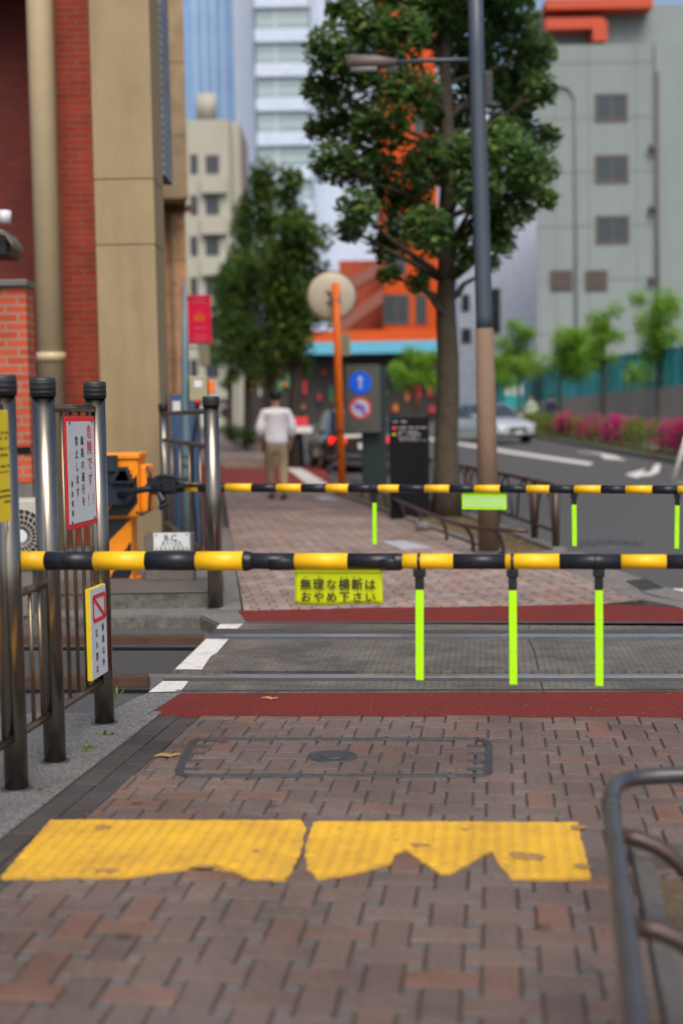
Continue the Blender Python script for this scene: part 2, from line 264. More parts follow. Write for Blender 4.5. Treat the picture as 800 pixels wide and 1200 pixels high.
# ------------------------------------------------------------------ mesh helpers
ORG = {}
class MB:
    def __init__(s): s.bm = bmesh.new(); s.mi = 0
    def face(s, pts, smooth=False):
        vs = [s.bm.verts.new(p) for p in pts]
        try: f = s.bm.faces.new(vs)
        except ValueError: return None
        f.material_index = s.mi; f.smooth = smooth; return f
    def hexa(s, p):       # 8 points: bottom ring 0-3, top ring 4-7
        v = [s.bm.verts.new(q) for q in p]
        for idx in ((3, 2, 1, 0), (4, 5, 6, 7), (0, 1, 5, 4), (1, 2, 6, 5), (2, 3, 7, 6), (3, 0, 4, 7)):
            f = s.bm.faces.new([v[i] for i in idx]); f.material_index = s.mi
        return s
    def box(s, lo, hi):
        (a, b, c), (d, e, f) = lo, hi
        return s.hexa([(a, b, c), (d, b, c), (d, e, c), (a, e, c), (a, b, f), (d, b, f), (d, e, f), (a, e, f)])
    def obox(s, c, ax, ay, az, hx, hy, hz):     # oriented box: centre, unit axes, half sizes
        c = Vector(c); ax, ay, az = Vector(ax)*hx, Vector(ay)*hy, Vector(az)*hz
        return s.hexa([c-ax-ay-az, c+ax-ay-az, c+ax+ay-az, c-ax+ay-az, c-ax-ay+az, c+ax-ay+az, c+ax+ay+az, c-ax+ay+az])
    def tube(s, pts, r, n=12, caps=True, closed=False):
        pts = [Vector(p) for p in pts]; rs = r if isinstance(r, (list, tuple)) else [r]*len(pts)
        rings = []; up = None
        for i, p in enumerate(pts):
            if closed: t = pts[(i+1) % len(pts)]-pts[i-1]
            else: t = pts[min(i+1, len(pts)-1)]-pts[max(i-1, 0)]
            t.normalize()
            if up is None:
                up = Vector((0, 0, 1)) if abs(t.z) < .9 else Vector((1, 0, 0))
            a = t.cross(up)
            if a.length < 1e-5: a = t.orthogonal()
            a.normalize(); b = a.cross(t).normalized(); up = b
            rings.append([s.bm.verts.new(p+(a*math.cos(k*2*math.pi/n)+b*math.sin(k*2*math.pi/n))*rs[i]) for k in range(n)])
        m = len(rings)
        for i in range(m if closed else m-1):
            A, B = rings[i], rings[(i+1) % m]
            for k in range(n):
                f = s.bm.faces.new((A[k], A[(k+1) % n], B[(k+1) % n], B[k])); f.smooth = True; f.material_index = s.mi
        if caps and not closed:
            for rg in (rings[0], rings[-1][::-1]):
                try: f = s.bm.faces.new(rg[::-1]); f.material_index = s.mi
                except ValueError: pass
        return s
    def cyl(s, p0, p1, r0, r1=None, n=20): return s.tube([p0, p1], [r0, r0 if r1 is None else r1], n)
    def ball(s, c, r, sx=1, sy=1, sz=1, n=14):
        c = Vector(c); rows = []
        for i in range(n//2+1):
            th = math.pi*i/(n//2)
            rows.append([s.bm.verts.new(c+Vector((r*sx*math.sin(th)*math.cos(2*math.pi*k/n), r*sy*math.sin(th)*math.sin(2*math.pi*k/n), r*sz*math.cos(th)))) for k in range(n)])
        for i in range(n//2):
            for k in range(n):
                f = s.bm.faces.new((rows[i][k], rows[i+1][k], rows[i+1][(k+1) % n], rows[i][(k+1) % n])); f.smooth = True; f.material_index = s.mi
        return s
    def prism(s, poly, z0, z1, zf=None):        # polygon in plan (counter-clockwise or not) from z0 to z1
        g = zf or (lambda y: 0)
        P = [Vector((p[0], p[1], 0)) for p in poly]
        ar = sum(P[i].x*P[(i+1) % len(P)].y-P[(i+1) % len(P)].x*P[i].y for i in range(len(P)))
        if ar < 0: P.reverse()
        lo = [s.bm.verts.new((p.x, p.y, z0+g(p.y))) for p in P]; hi = [s.bm.verts.new((p.x, p.y, z1+g(p.y))) for p in P]
        n = len(P)
        fs = [s.bm.faces.new(hi), s.bm.faces.new(lo[::-1])]
        for i in range(n): fs.append(s.bm.faces.new((lo[i], lo[(i+1) % n], hi[(i+1) % n], hi[i])))
        for f in fs: f.material_index = s.mi
        return s
    def plate(s, pts, th):                       # planar outline thickened along its back normal
        P = [Vector(p) for p in pts]; nrm = (P[1]-P[0]).cross(P[2]-P[1]).normalized()*th
        a = [s.bm.verts.new(p) for p in P]; b = [s.bm.verts.new(p-nrm) for p in P]; n = len(P)
        fs = [s.bm.faces.new(a), s.bm.faces.new(b[::-1])]
        for i in range(n): fs.append(s.bm.faces.new((a[i], b[i], b[(i+1) % n], a[(i+1) % n])))
        for f in fs: f.material_index = s.mi
        return s
    def build(s, name, mats, parent=None, bevel=0, seg=2, recalc=True, origin=None):
        bm = s.bm
        if recalc: bmesh.ops.recalc_face_normals(bm, faces=bm.faces[:])
        if parent is not None: o0 = ORG[parent.name]
        elif origin is not None: o0 = Vector(origin)
        else:
            vs = [v.co for v in bm.verts]
            o0 = Vector(((min(v.x for v in vs)+max(v.x for v in vs))/2, (min(v.y for v in vs)+max(v.y for v in vs))/2, min(v.z for v in vs)))
        bmesh.ops.translate(bm, verts=bm.verts[:], vec=-o0)
        me = bpy.data.meshes.new(name); bm.to_mesh(me); bm.free()
        for m in (mats if isinstance(mats, (list, tuple)) else [mats]): me.materials.append(M[m] if isinstance(m, str) else m)
        o = bpy.data.objects.new(name, me); col.objects.link(o)
        if parent is not None: o.parent = parent
        else: o.location = o0
        ORG[o.name] = o0
        if bevel:
            b = o.modifiers.new('bevel', 'BEVEL'); b.width = bevel; b.segments = seg; b.limit_method = 'ANGLE'; b.angle_limit = R(40)
        return o
def tag(o, label, cat, group=None):
    o['label'] = label; o['category'] = cat
    if group: o['group'] = group
    return o
def thing(name, label, cat, loc, group=None):
    o = bpy.data.objects.new(name, None); col.objects.link(o); o.location = Vector(loc); o.empty_display_size = .2
    ORG[o.name] = Vector(loc); return tag(o, label, cat, group)
def struct(mb, name, m, **kw):
    o = mb.build(name, m, origin=(0, 0, 0), **kw); o['kind'] = 'structure'; return o
def stuff(o): o['kind'] = 'stuff'; return o
def sheet(polys, name, m, z=0., th=.0, kind=True):
    """flat ground pieces that follow the rise of the street"""
    mb = MB()
    for poly in polys:
        if th: mb.prism(poly, z-th, z)
        else:
            P = [Vector((p[0], p[1], z)) for p in poly]
            if sum(P[i].x*P[(i+1) % len(P)].y-P[(i+1) % len(P)].x*P[i].y for i in range(len(P))) < 0: P.reverse()
            mb.face(P)
    bm = mb.bm
    for yy in (25, 110):
        bmesh.ops.bisect_plane(bm, geom=bm.verts[:]+bm.edges[:]+bm.faces[:], plane_co=(0, yy, 0), plane_no=(0, 1, 0))
    for v in bm.verts: v.co.z += gz(v.co.y)
    return struct(mb, name, m)
def Gs(*pp, dz=0.): return [G(a, b, dz) for a, b in pp]
def convex_ccw(poly):
    P = [Vector((p[0], p[1])) for p in poly]
    if sum(P[i].x*P[(i+1) % len(P)].y-P[(i+1) % len(P)].x*P[i].y for i in range(len(P))) < 0: P.reverse()
    return P
def pavers(poly, ang, name, m, unit=.096, gap=.0042, ch=.004, pattern='herring'):
    """clay pavers laid in right-angled herringbone inside a convex outline, every paver a raised block"""
    P = convex_ccw(poly); c, s = math.cos(ang), math.sin(ang)
    U = lambda x, y: (x*c-y*s, x*s+y*c); I = lambda x, y: (x*c+y*s, -x*s+y*c)
    loc = [I(p.x, p.y) for p in P]
    x0, x1 = min(l[0] for l in loc)-.3, max(l[0] for l in loc)+.3; y0, y1 = min(l[1] for l in loc)-.3, max(l[1] for l in loc)+.3
    def inside(x, y, mg):
        for i in range(len(P)):
            a, b = P[i], P[(i+1) % len(P)]; e = (b-a).normalized()
            if e.x*(y-a.y)-e.y*(x-a.x) < -mg: return False
        return True
    bm = bmesh.new(); rr = random.Random(5)
    def brick(ax, ay, bx, by, mi=0):
        cx, cy = U((ax+bx)/2, (ay+by)/2)
        if not inside(cx, cy, .12): return
        g = gap/2; dz = rr.uniform(-.0016, .0012)-(.002 if mi else 0); tx, ty = rr.uniform(-.01, .01), rr.uniform(-.01, .01)
        o, t = [], []
        for (qx, qy, sx, sy) in ((ax, ay, 1, 1), (bx, ay, -1, 1), (bx, by, -1, -1), (ax, by, 1, -1)):
            gx, gy = g*rr.uniform(.8, 1.6), g*rr.uniform(.6, 1.1)
            wx, wy = U(qx+sx*gx, qy+sy*gy); o.append(bm.verts.new((wx, wy, -.0075)))
            wx, wy = U(qx+sx*(gx+ch), qy+sy*(gy+ch)); t.append(bm.verts.new((wx, wy, dz+(qx-ax)*tx+(qy-ay)*ty)))
        bm.faces.new(t).material_index = mi
        for k in range(4): bm.faces.new((o[k], o[(k+1) % 4], t[(k+1) % 4], t[k])).material_index = mi
    u = unit
    for m_ in range(int(x0/(1.5*u))-2, int(x1/(1.5*u))+3):
        xc = 1.5*u*m_; off = 1.5*u*(m_ % 2)
        for n in range(int(y0/(3*u))-2, int(y1/(3*u))+3):
            yb = 3*u*n+off
            brick(xc-.5*u, yb, xc+.5*u, yb+2*u); brick(xc-u, yb+2*u, xc+u, yb+3*u)
            for q in (0, 1.5): brick(xc+.5*u, yb+q*u, xc+u, yb+(q+.5)*u, 1)
    for i in range(len(P)):
        a, b = P[i], P[(i+1) % len(P)]; e = (b-a).normalized()
        bmesh.ops.bisect_plane(bm, geom=bm.verts[:]+bm.edges[:]+bm.faces[:], plane_co=(a.x, a.y, 0), plane_no=(e.y, -e.x, 0), clear_outer=True)
    for yy in (25,):
        bmesh.ops.bisect_plane(bm, geom=bm.verts[:]+bm.edges[:]+bm.faces[:], plane_co=(0, yy, 0), plane_no=(0, 1, 0))
    for v in bm.verts: v.co.z += gz(v.co.y)
    mb = MB(); mb.bm.free(); mb.bm = bm
    return struct(mb, name, [m, PAV_FILL], recalc=False)

# writing: one character at a time laid on a sign's plane
_gl = {}
def glyph_mesh(ch, off=.0):
    k = (ch, off)
    if k in _gl: return _gl[k]
    cu = bpy.data.curves.new('t', 'FONT'); cu.body = ch; cu.size = 1; cu.offset = off; cu.resolution_u = 3
    ob = bpy.data.objects.new('t', cu); col.objects.link(ob)
    dg = bpy.context.evaluated_depsgraph_get(); me = bpy.data.meshes.new_from_object(ob.evaluated_get(dg))
    vs = [v.co.copy() for v in me.vertices]; fs = [tuple(p.vertices) for p in me.polygons]
    bpy.data.objects.remove(ob); bpy.data.curves.remove(cu); bpy.data.meshes.remove(me)
    _gl[k] = (vs, fs); return _gl[k]
def glyph(mb, ch, c, U, Dn, N, size, off=.0, lift=.0015, sx=1.0):
    if off:
        k = 0
        for du, dv_ in ((0, 0), (off, 0), (-off, 0), (0, off*.7), (0, -off*.7)):
            glyph(mb, ch, c+U*du*size+Dn*dv_*size, U, Dn, N, size, 0, lift+.00012*k, sx); k += 1
        return
    vs, fs = glyph_mesh(ch, 0)
    if not vs: return
    if ord(ch) > 0x2000: mx, my = .5, .36                       # full-width cell
    else: mx = (min(v.x for v in vs)+max(v.x for v in vs))/2; my = .36
    new = [mb.bm.verts.new(Vector(c)+U*((v.x-mx)*size*sx)-Dn*((v.y-my)*size)+N*lift) for v in vs]
    for f in fs:
        try: q = mb.bm.faces.new([new[i] for i in f]); q.material_index = mb.mi
        except ValueError: pass

# ================================================================== THE GROUND
# asphalt sheet to the horizon, 9 cm under the pavements
RZ = -.09
bm_ = MB()
ys = [-60, 25, 110, 900]; xs = [-600, 600]
for i in range(3):
    bm_.face([(xs[0], ys[i], RZ+gz(ys[i])), (xs[1], ys[i], RZ+gz(ys[i])), (xs[1], ys[i+1], RZ+gz(ys[i+1])), (xs[0], ys[i+1], RZ+gz(ys[i+1]))])
struct(bm_, 'road', 'asphalt')

A_NEAR = -R(6.5)
# near pavement
near_l = [G(190, 836), G(0, 985)]
dv = (near_l[1]-near_l[0]).normalized(); far_left_pt = near_l[1]+dv*6
redb = [G(172, 838.5), G(1100, 842)]
near_poly = [near_l[0], far_left_pt, Vector((4.5, -2.5, 0)), G(1100, 842)]
sheet([near_poly], 'sidewalk_base', 'grout', z=-.008, th=.09)
pav_off = Vector((dv.y, -dv.x, 0)); pav_off = pav_off if pav_off.x > 0 else -pav_off
# a soldier course of dark pavers along the left edge
e0, e1 = near_l[0], far_left_pt
soldier = [e0, e1, e1+pav_off*.2, e0+pav_off*.2]
mbs = MB(); L_ = (e1-e0).length; u_ = (e1-e0).normalized(); n_ = int(L_/.205)
for k in range(n_):
    for j in range(2):
        a = e0+u_*(k*.205+.0025+(j*.1))+pav_off*(.1*j+.0025); b = a+u_*.2; c_ = b+pav_off*.095; d_ = a+pav_off*.095
        t_ = [a, b, c_, d_]; ce = (a+b+c_+d_)/4; z_ = random.uniform(-.001, .001)
        tp = [p+(ce-p).normalized()*.005 for p in t_]
        mbs.hexa([Vector((p.x, p.y, -.008)) for p in t_]+[Vector((p.x, p.y, z_)) for p in tp])
struct(mbs, 'sidewalk_edge_course', PAV_DARK)
n0 = e0+pav_off*.2; n1 = e1+pav_off*.2
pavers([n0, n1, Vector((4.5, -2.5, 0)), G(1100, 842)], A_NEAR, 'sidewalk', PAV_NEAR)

# bed under the crossing
bed = [Vector((-6, 5.6, 0)), Vector((7, 5.6, 0)), Vector((7, 10.2, 0)), Vector((-6, 10.2, 0))]
sheet([bed], 'track_bed', 'ballast', z=-.17)
# rubber strip in front of the track, and its twin beyond
sheet([Gs((172, 838.5), (1100, 842), (1100, 809.5), (213, 812.5))], 'red_strip', 'redrub', z=0.0, th=.16)
far_red = Gs((277, 715), (430, 712), (560, 711), (700, 707.5), (790, 711), (1000, 735), (290, 730))
sheet([far_red], 'red_strip', 'redrub', z=0.0, th=.16)
def band(l0, l1, y0, y1, name, m, z=0., th=.16):          # strip across the track between two picture lines
    sheet([Gs((l0, y0), (1100, y0-(.0 if y0 < 800 else 2)), (1100, y1), (l1, y1))], name, m, z=z, th=th)
def lx(y): return 258+(y-732)*(174-258)/80.                 # left end of the deck follows the white dashes
# crossing deck, a bumpy dark rubber panel with a fine woven relief
def deck_mat():
    m = bpy.data.materials.new('crossing_deck'); m.use_nodes = True; t = m.node_tree; b = t.nodes['Principled BSDF']; L = t.links.new
    tc = nn(t, 'ShaderNodeTexCoord'); mp = nn(t, 'ShaderNodeMapping'); mp.inputs['Rotation'].default_value = (0, 0, R(6)); L(tc.outputs['Object'], mp.inputs[0])
    br = nn(t, 'ShaderNodeTexBrick'); br.inputs['Scale'].default_value = 1; br.inputs['Brick Width'].default_value = .07; br.inputs['Row Height'].default_value = .035; br.inputs['Mortar Size'].default_value = .004
    br.inputs['Color1'].default_value = (.135, .125, .108, 1); br.inputs['Color2'].default_value = (.11, .103, .09, 1); br.inputs['Mortar'].default_value = (.055, .05, .045, 1)
    L(mp.outputs[0], br.inputs[0])
    n = nn(t, 'ShaderNodeTexNoise'); n.inputs['Scale'].default_value = 2.2; n.inputs['Detail'].default_value = 10; n.inputs['Roughness'].default_value = .75; L(tc.outputs['Object'], n.inputs[0])
    r = nn(t, 'ShaderNodeMapRange'); r.inputs[1].default_value = .38; r.inputs[2].default_value = .62; r.inputs[3].default_value = .6; r.inputs[4].default_value = 1.35; L(n.outputs[0], r.inputs[0])
    v = nn(t, 'ShaderNodeVectorMath', operation='SCALE'); L(br.outputs[0], v.inputs[0]); L(r.outputs[0], v.inputs['Scale']); L(v.outputs[0], b.inputs['Base Color'])
    bu = nn(t, 'ShaderNodeBump'); bu.invert = True; bu.inputs['Strength'].default_value = .7; bu.inputs['Distance'].default_value = .004; L(br.outputs['Fac'], bu.inputs['Height']); L(bu.outputs[0], b.inputs['Normal'])
    b.inputs['Roughness'].default_value = .7
    return m
DECK = deck_mat()
band(lx(812.5), lx(799), 812.2, 798.3, 'crossing_deck', DECK)
band(lx(786), lx(749), 786, 749.2, 'crossing_deck', DECK)
band(lx(738), lx(731), 737.6, 730.5, 'crossing_deck', DECK)
band(lx(812.5)+32, lx(810)+32, 810.6, 809.6, 'deck_edge_trim', 'steel_dull', z=.006, th=.01)
band(288, 289, 730.5, 729.4, 'deck_edge_trim', 'steel_dull', z=.006, th=.01)
# rails: polished head, dull guard plate, running on to both sides
def rail_prof(y_in, y_out, name, m, z, th, x0=-160, lip=None):
    sheet([[G(x0, y_in), G(1100, y_in), G(1100, y_out), G(x0, y_out)]], name, m, z=z, th=th)
rail_prof(793.6, 790.6, 'rail', 'steel_rail', .004, .12, 175)
rail_prof(798.0, 793.8, 'guard_plate', 'steel_dull', -.002, .1, lx(796))
rail_prof(746.6, 743.6, 'rail', 'steel_rail', .004, .12, 240)
rail_prof(743.4, 738.0, 'guard_plate', 'steel_dull', -.002, .1, lx(741))
# the same rails left of the deck are brown from rust, their feet in the bed
rail_prof(794.5, 790.6, 'rail', 'rust', .0, .16, -400) if False else None
sheet([[G(-400, 794.5), G(174, 794.5), G(176, 790.6), G(-400, 790.6)]], 'rail', 'rust', z=.002, th=.05)
sheet([[G(-400, 802.5), G(186, 802.5), G(187, 797.5), G(-400, 797.5)]], 'rail_foot', 'rust', z=-.12, th=.03)
sheet([[G(-400, 747.2), G(239, 747.2), G(239, 743.6), G(-400, 743.6)]], 'rail', 'rust', z=.002, th=.05)
sheet([[G(-400, 755.5), G(232, 755.5), G(232, 749), G(-400, 749)]], 'rail_foot', 'rust', z=-.10, th=.03)
sheet([Gs((-400, 787), (206, 787), (236, 756), (-400, 756))], 'track_infill', 'darkslab', z=-.045, th=.12)
# white dashes on the deck's end
for q in (((258, 732), (285, 731.6), (278, 737.2), (253, 737.4)), ((241.6, 749.6), (268, 749.6), (254, 766), (247, 769.5), (236.6, 785.3), (204.9, 785.2), (222, 769)), ((191, 799), (221, 799), (212, 811), (174, 812))):
    sheet([Gs(*q)], 'white_marking', 'white_line', z=.004)
# painted nicks
# small cracks across the deck
crk = MB()
for pts in (((617, 731), (620, 737.4)), ((619, 749.5), (626, 765), (631, 786)), ((633, 798.5), (637, 812))):
    w3 = [G(*p) for p in pts]
    for a, b in zip(w3, w3[1:]):
        s_ = Vector((.005, 0, 0)); crk.face([a-s_+Vector((0, 0, .003)), a+s_+Vector((0, 0, .003)), b+s_+Vector((0, 0, .003)), b-s_+Vector((0, 0, .003))])
struct(crk, 'deck_joint', 'grout')

# concrete apron with the fence, near left
apr = [G(-500, 838), G(126, 836), G(160, 818), G(174, 812.4), G(213, 812.4), G(190, 826), near_l[0], far_left_pt, far_left_pt+Vector((-3, 0, 0))]
sheet([[G(-500, 838), G(126, 836), G(160, 818), G(174, 812.6), G(212, 812.6), G(172, 838), near_l[0], far_left_pt, far_left_pt+Vector((-3, 0, 0))]], 'concrete_apron', 'concrete', z=.003, th=.17)
# lighter kerb lip between apron and pavers
mk = MB(); a0, a1 = near_l[0], far_left_pt
mk.prism([a0-pav_off*.05, a1-pav_off*.05, a1, a0], -.1, .010); struct(mk, 'kerb', 'concrete', bevel=.006)

# far-left concrete platform
plat = Gs((-500, 721), (236, 721), (262, 729.6), (289, 729.6), (277, 714), (268, 700))
wall_l = G(262, 571)
sheet([Gs((-500, 721), (236, 721), (258, 731), (289, 730), (277, 714), (268, 640), (-500, 640))], 'concrete_platform', 'concrete', z=0.002, th=.17)
f0, f1, f2 = G(-500, 721), G(236, 721), G(258, 731)
for a, b in ((f0, f1), (f1, f2)):
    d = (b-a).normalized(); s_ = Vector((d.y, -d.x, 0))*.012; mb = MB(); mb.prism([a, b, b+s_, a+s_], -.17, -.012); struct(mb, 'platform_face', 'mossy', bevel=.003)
# low chequer plate step
stp = MB(); p0 = G(251, 712); Y0, Y1 = p0.y, 10.75
stp.box((-6, Y0, -.02), (p0.x, Y1, .115)); struct(stp, 'step', 'kerb', bevel=.01)
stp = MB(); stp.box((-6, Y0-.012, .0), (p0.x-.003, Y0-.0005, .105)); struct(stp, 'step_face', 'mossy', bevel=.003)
stp = MB(); stp.box((-6, Y0-.016, .117), (p0.x+.004, Y1, .123)); struct(stp, 'step_plate', 'plate', bevel=.002)
kb = MB()   # kerb stones between platform and far pavement
ka, kb2 = G(283, 714), G(266, 600)
kd = (kb2-ka).normalized(); ks = Vector((kd.y, -kd.x, 0))
for i in range(12):
    a = ka+kd*(i*.6+.004); b = ka+kd*((i+1)*.6-.004)
    kb.prism([a-ks*.16, b-ks*.16, b, a], -.1, .012+.001*(i % 2))
struct(kb, 'kerb', 'kerb', bevel=.008)

# far pavement
farL0, farL1 = G(285.5, 714), G(264, 571)
pL = farL1-farL0; pL = pL.normalized()
R0, R1, R2 = G(745, 702), G(672, 669), G(600, 652)
R3 = G(392, 577)
endL = G(262, 530); endR = G(352, 530)
farpoly = [G(285.5, 715), G(430, 711.6), G(560, 710.6), G(700, 707), G(745, 702), G(672, 669), G(600, 652), G(392, 577), G(352, 569), G(262, 571)]
farpoly_convex = [G(285.5, 715.5), G(700, 708), G(752, 703), G(672, 669), G(392, 575.5), G(262, 575.5)]
sheet([farpoly_convex], 'sidewalk_base', 'grout', z=-.008, th=.1)
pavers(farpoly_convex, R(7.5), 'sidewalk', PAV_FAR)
# driveway mouth: red band, yellow edge lines, white bars
q0, q1 = G(220, 575.5), G(470, 575.5)
sheet([Gs((190, 575.3), (392, 575.3), (380, 545), (190, 545))], 'driveway', 'redrub2', z=-.004, th=.09)
sheet([Gs((262, 575.3), (392, 575.3), (390, 572.4), (262, 572.4))], 'yellow_marking', 'yellow_line', z=.004)
sheet([Gs((262, 571.6), (385, 571.6), (380, 567.5), (262, 567.5))], 'driveway_paving', 'concrete', z=.0)
sheet([Gs((335, 548.5), (352, 548.5), (392, 572), (365, 572))], 'white_marking', 'white_line', z=.008)
sheet([Gs((262, 549), (345, 549), (343, 546), (262, 546))], 'driveway_paving', 'concrete', z=.0)
farther = [G(150, 545), G(360, 545), G(330, 508), G(262, 508), G(200, 520)]
sheet([farther], 'sidewalk_base', 'grout', z=-.008, th=.1)
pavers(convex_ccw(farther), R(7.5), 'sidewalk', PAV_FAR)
sheet([Gs((262, 545.6), (348, 545.6), (347, 543.6), (262, 543.6))], 'yellow_marking', 'yellow_line', z=.004)
sheet([Gs((276, 514), (284, 514), (298, 522), (286, 522))], 'white_marking', 'white_line', z=.006)

# planter strip between far pavement and road
PA = [G(604, 652.5), G(640, 650), G(654, 647.5)]
plL = [G(600, 652), G(392, 577)]; plR = [G(652, 648), G(470, 573)]
soilp = [plL[0], plR[0], plR[1], plL[1]]
sheet([soilp], 'planter_soil', 'soil', z=.014, th=.1)
def kerbline(pts, wdt, h, name='kerb', step=.6, m='kerb', z0=-.1):
    k = MB()
    for a, b in zip(pts, pts[1:]):
        Ln = (b-a).length; d = (b-a)/Ln; s = Vector((d.y, -d.x, 0)); n = max(1, int(Ln/step)); st = Ln/n
        for i in range(n):
            p = a+d*(i*st+.004); q = a+d*((i+1)*st-.004)
            k.prism([p-s*wdt/2, q-s*wdt/2, q+s*wdt/2, p+s*wdt/2], z0, h, gz)
    return struct(k, name, m, bevel=.01)
kerbline([G(602, 653.5), G(392, 577.5)], .1, .035)
kerbline([G(656, 648.5), G(455, 568)], .14, .05)
kerbline([G(604, 655), G(656, 649.5)], .12, .04)
# road kerb and gutter slabs down to the crossing
kerbline([G(990, 775), G(800, 709), G(752, 700), G(672, 668), G(652, 650)], .16, .006)
kerbline([G(1010, 770, RZ), G(822, 706, RZ), G(765, 692, RZ), G(690, 664, RZ), G(664, 648, RZ)], .3, RZ+.012, 'gutter', m='kerb', z0=-.2)
# road markings on the asphalt
def rmark(*pp, m='white_line'):
    sheet([[Vector((g.x, g.y, 0)) for g in Gs(*pp, dz=RZ)]], 'white_marking', m, z=RZ+.004)
rmark((500, 512), (500, 515), (600, 532), (690, 545.5), (695, 542.5), (600, 528.5))
rmark((675, 529.5), (702, 532.5), (708, 537.5), (735, 540), (726, 537), (722, 534.5), (700, 531), (677, 529.3))
rmark((732, 556), (756, 549.5), (752, 554), (761, 553.5), (767, 544), (774, 544), (771, 554), (762, 557.5), (750, 558.5), (746, 560.5))
rmark((788, 690), (830, 692), (830, 697), (792, 695))
rmark((420, 545), (424, 545), (456, 565), (450, 565))
# far side: kerb and grass verge under the hedge, pavement behind it
vA, vB = G(830, 550, RZ), G(612, 511, RZ)
hd = (vB-vA).normalized(); hs = Vector((-hd.y, hd.x, 0)); hs = hs if hs.x > 0 else -hs
ext = vA-hd*10; vB = vA+hd*60
k = [ext, vB]
sheet([[ext, vB, vB+hs*14, ext+hs*14]], 'sidewalk', 'kerb', z=.0, th=.1)
kerbline([ext, vB], .15, .05)

# tactile warning strip: worn yellow resin with raised bars
def tactile_mat():
    m = bpy.data.materials.new('tactile_yellow'); m.use_nodes = True; t = m.node_tree; b = t.nodes['Principled BSDF']; L = t.links.new
    tc = nn(t, 'ShaderNodeTexCoord')
    n = nn(t, 'ShaderNodeTexNoise'); n.inputs['Scale'].default_value = 3.5; n.inputs['Detail'].default_value = 8; n.inputs['Roughness'].default_value = .7; L(tc.outputs['Object'], n.inputs[0])
    cr = nn(t, 'ShaderNodeValToRGB'); e = cr.color_ramp.elements; e[0].position = .3; e[0].color = (.50, .28, .03, 1); e[1].position = .62; e[1].color = (.74, .43, .025, 1)
    L(n.outputs[0], cr.inputs[0])
    n2 = nn(t, 'ShaderNodeTexNoise'); n2.inputs['Scale'].default_value = 16; n2.inputs['Detail'].default_value = 8; n2.inputs['Roughness'].default_value = .8; L(tc.outputs['Object'], n2.inputs[0])
    r = nn(t, 'ShaderNodeMapRange'); r.inputs[1].default_value = .58; r.inputs[2].default_value = .66; L(n2.outputs[0], r.inputs[0])
    mx = nn(t, 'ShaderNodeMix', data_type='RGBA'); L(r.outputs[0], mx.inputs[0]); L(cr.outputs[0], mx.inputs[6]); mx.inputs[7].default_value = (.25, .16, .07, 1)
    L(mx.outputs[2], b.inputs[0]); b.inputs['Roughness'].default_value = .65
    bu = nn(t, 'ShaderNodeBump'); bu.inputs['Strength'].default_value = .5; bu.inputs['Distance'].default_value = .004; L(n2.outputs[0], bu.inputs['Height']); L(bu.outputs[0], b.inputs['Normal'])
    return m
TACT = tactile_mat()
TACT2 = tactile_mat(); TACT2.name = 'tactile_yellow_darker_base'  # base between the bars toned darker so the relief stands out
for n_ in TACT2.node_tree.nodes:
    if n_.type == 'VALTORGB': n_.color_ramp.elements[0].color = (.42, .24, .035, 1); n_.color_ramp.elements[1].color = (.66, .39, .03, 1)
def ragged(pts, amp=.004, step=.02):
    out = []
    for i in range(len(pts)):
        a, b = pts[i], pts[(i+1) % len(pts)]; n = max(1, int((b-a).length/step))
        for k in range(n):
            p = a.lerp(b, k/n); out.append(p+Vector((random.uniform(-amp, amp), random.uniform(-amp, amp), 0)))
    return out
tl = Gs((60, 962), (354, 962.5), (358, 972), (352, 1000), (341, 1024), (333, 1032), (290, 1031), (272, 1021), (240, 1017), (205, 1021), (150, 1029), (0, 1031))
trr = Gs((366, 966), (374, 963.5), (676, 965), (692, 1031), (600, 1032), (588, 1020), (576, 998), (564, 1003), (546, 1016), (526, 1026), (514, 1025), (490, 1008), (474, 997), (462, 1003), (458, 1012), (415, 1024), (372, 1031), (360, 1020), (357, 1000))
for T in (tl, trr):
    mb = MB(); mb.prism(ragged(T), -.004, .005)
    bb = MB()
    ca, sa = math.cos(A_NEAR), math.sin(A_NEAR); un = Vector((ca, sa, 0)); vn = Vector((-sa, ca, 0))
    us = [p.dot(un) for p in T]; lo_, hi_ = min(us), max(us)
    def inp(p):
        c = False; n = len(T)
        for i in range(n):
            a, b = T[i], T[(i+1) % n]
            if (a.y > p.y) != (b.y > p.y) and p.x < (b.x-a.x)*(p.y-a.y)/(b.y-a.y)+a.x: c = not c
        return c
    uu = lo_+.04
    while uu < hi_:
        vs_ = [p.dot(vn) for p in T]; v0, v1 = min(vs_), max(vs_); run = None; vv = v0
        while vv <= v1+.02:
            ins = inp(un*uu+vn*vv) and inp(un*(uu+.012)+vn*vv) and inp(un*(uu-.012)+vn*vv)
            if ins and run is None: run = vv
            if (not ins or vv > v1) and run is not None:
                if vv-run > .05:
                    c0 = un*uu+vn*((run+vv)/2); hl = (vv-run)/2-.012
                    def at(du, dv_, z): q = c0+un*du+vn*dv_; return (q.x, q.y, z)
                    bb.hexa([at(-.015, -hl, .004), at(.015, -hl, .004), at(.015, hl, .004), at(-.015, hl, .004), at(-.009, -hl+.008, .0075), at(.009, -hl+.008, .0075), at(.009, hl-.008, .0075), at(-.009, hl-.008, .0075)])
                run = None
            vv += .01
        uu += .043
    for f in bb.bm.faces: f.material_index = 1
    me2 = bpy.data.meshes.new('x'); bb.bm.to_mesh(me2); mb.bm.from_mesh(me2); bb.bm.free(); bpy.data.meshes.remove(me2)
    struct(mb, 'tactile_paving', [TACT2, TACT])

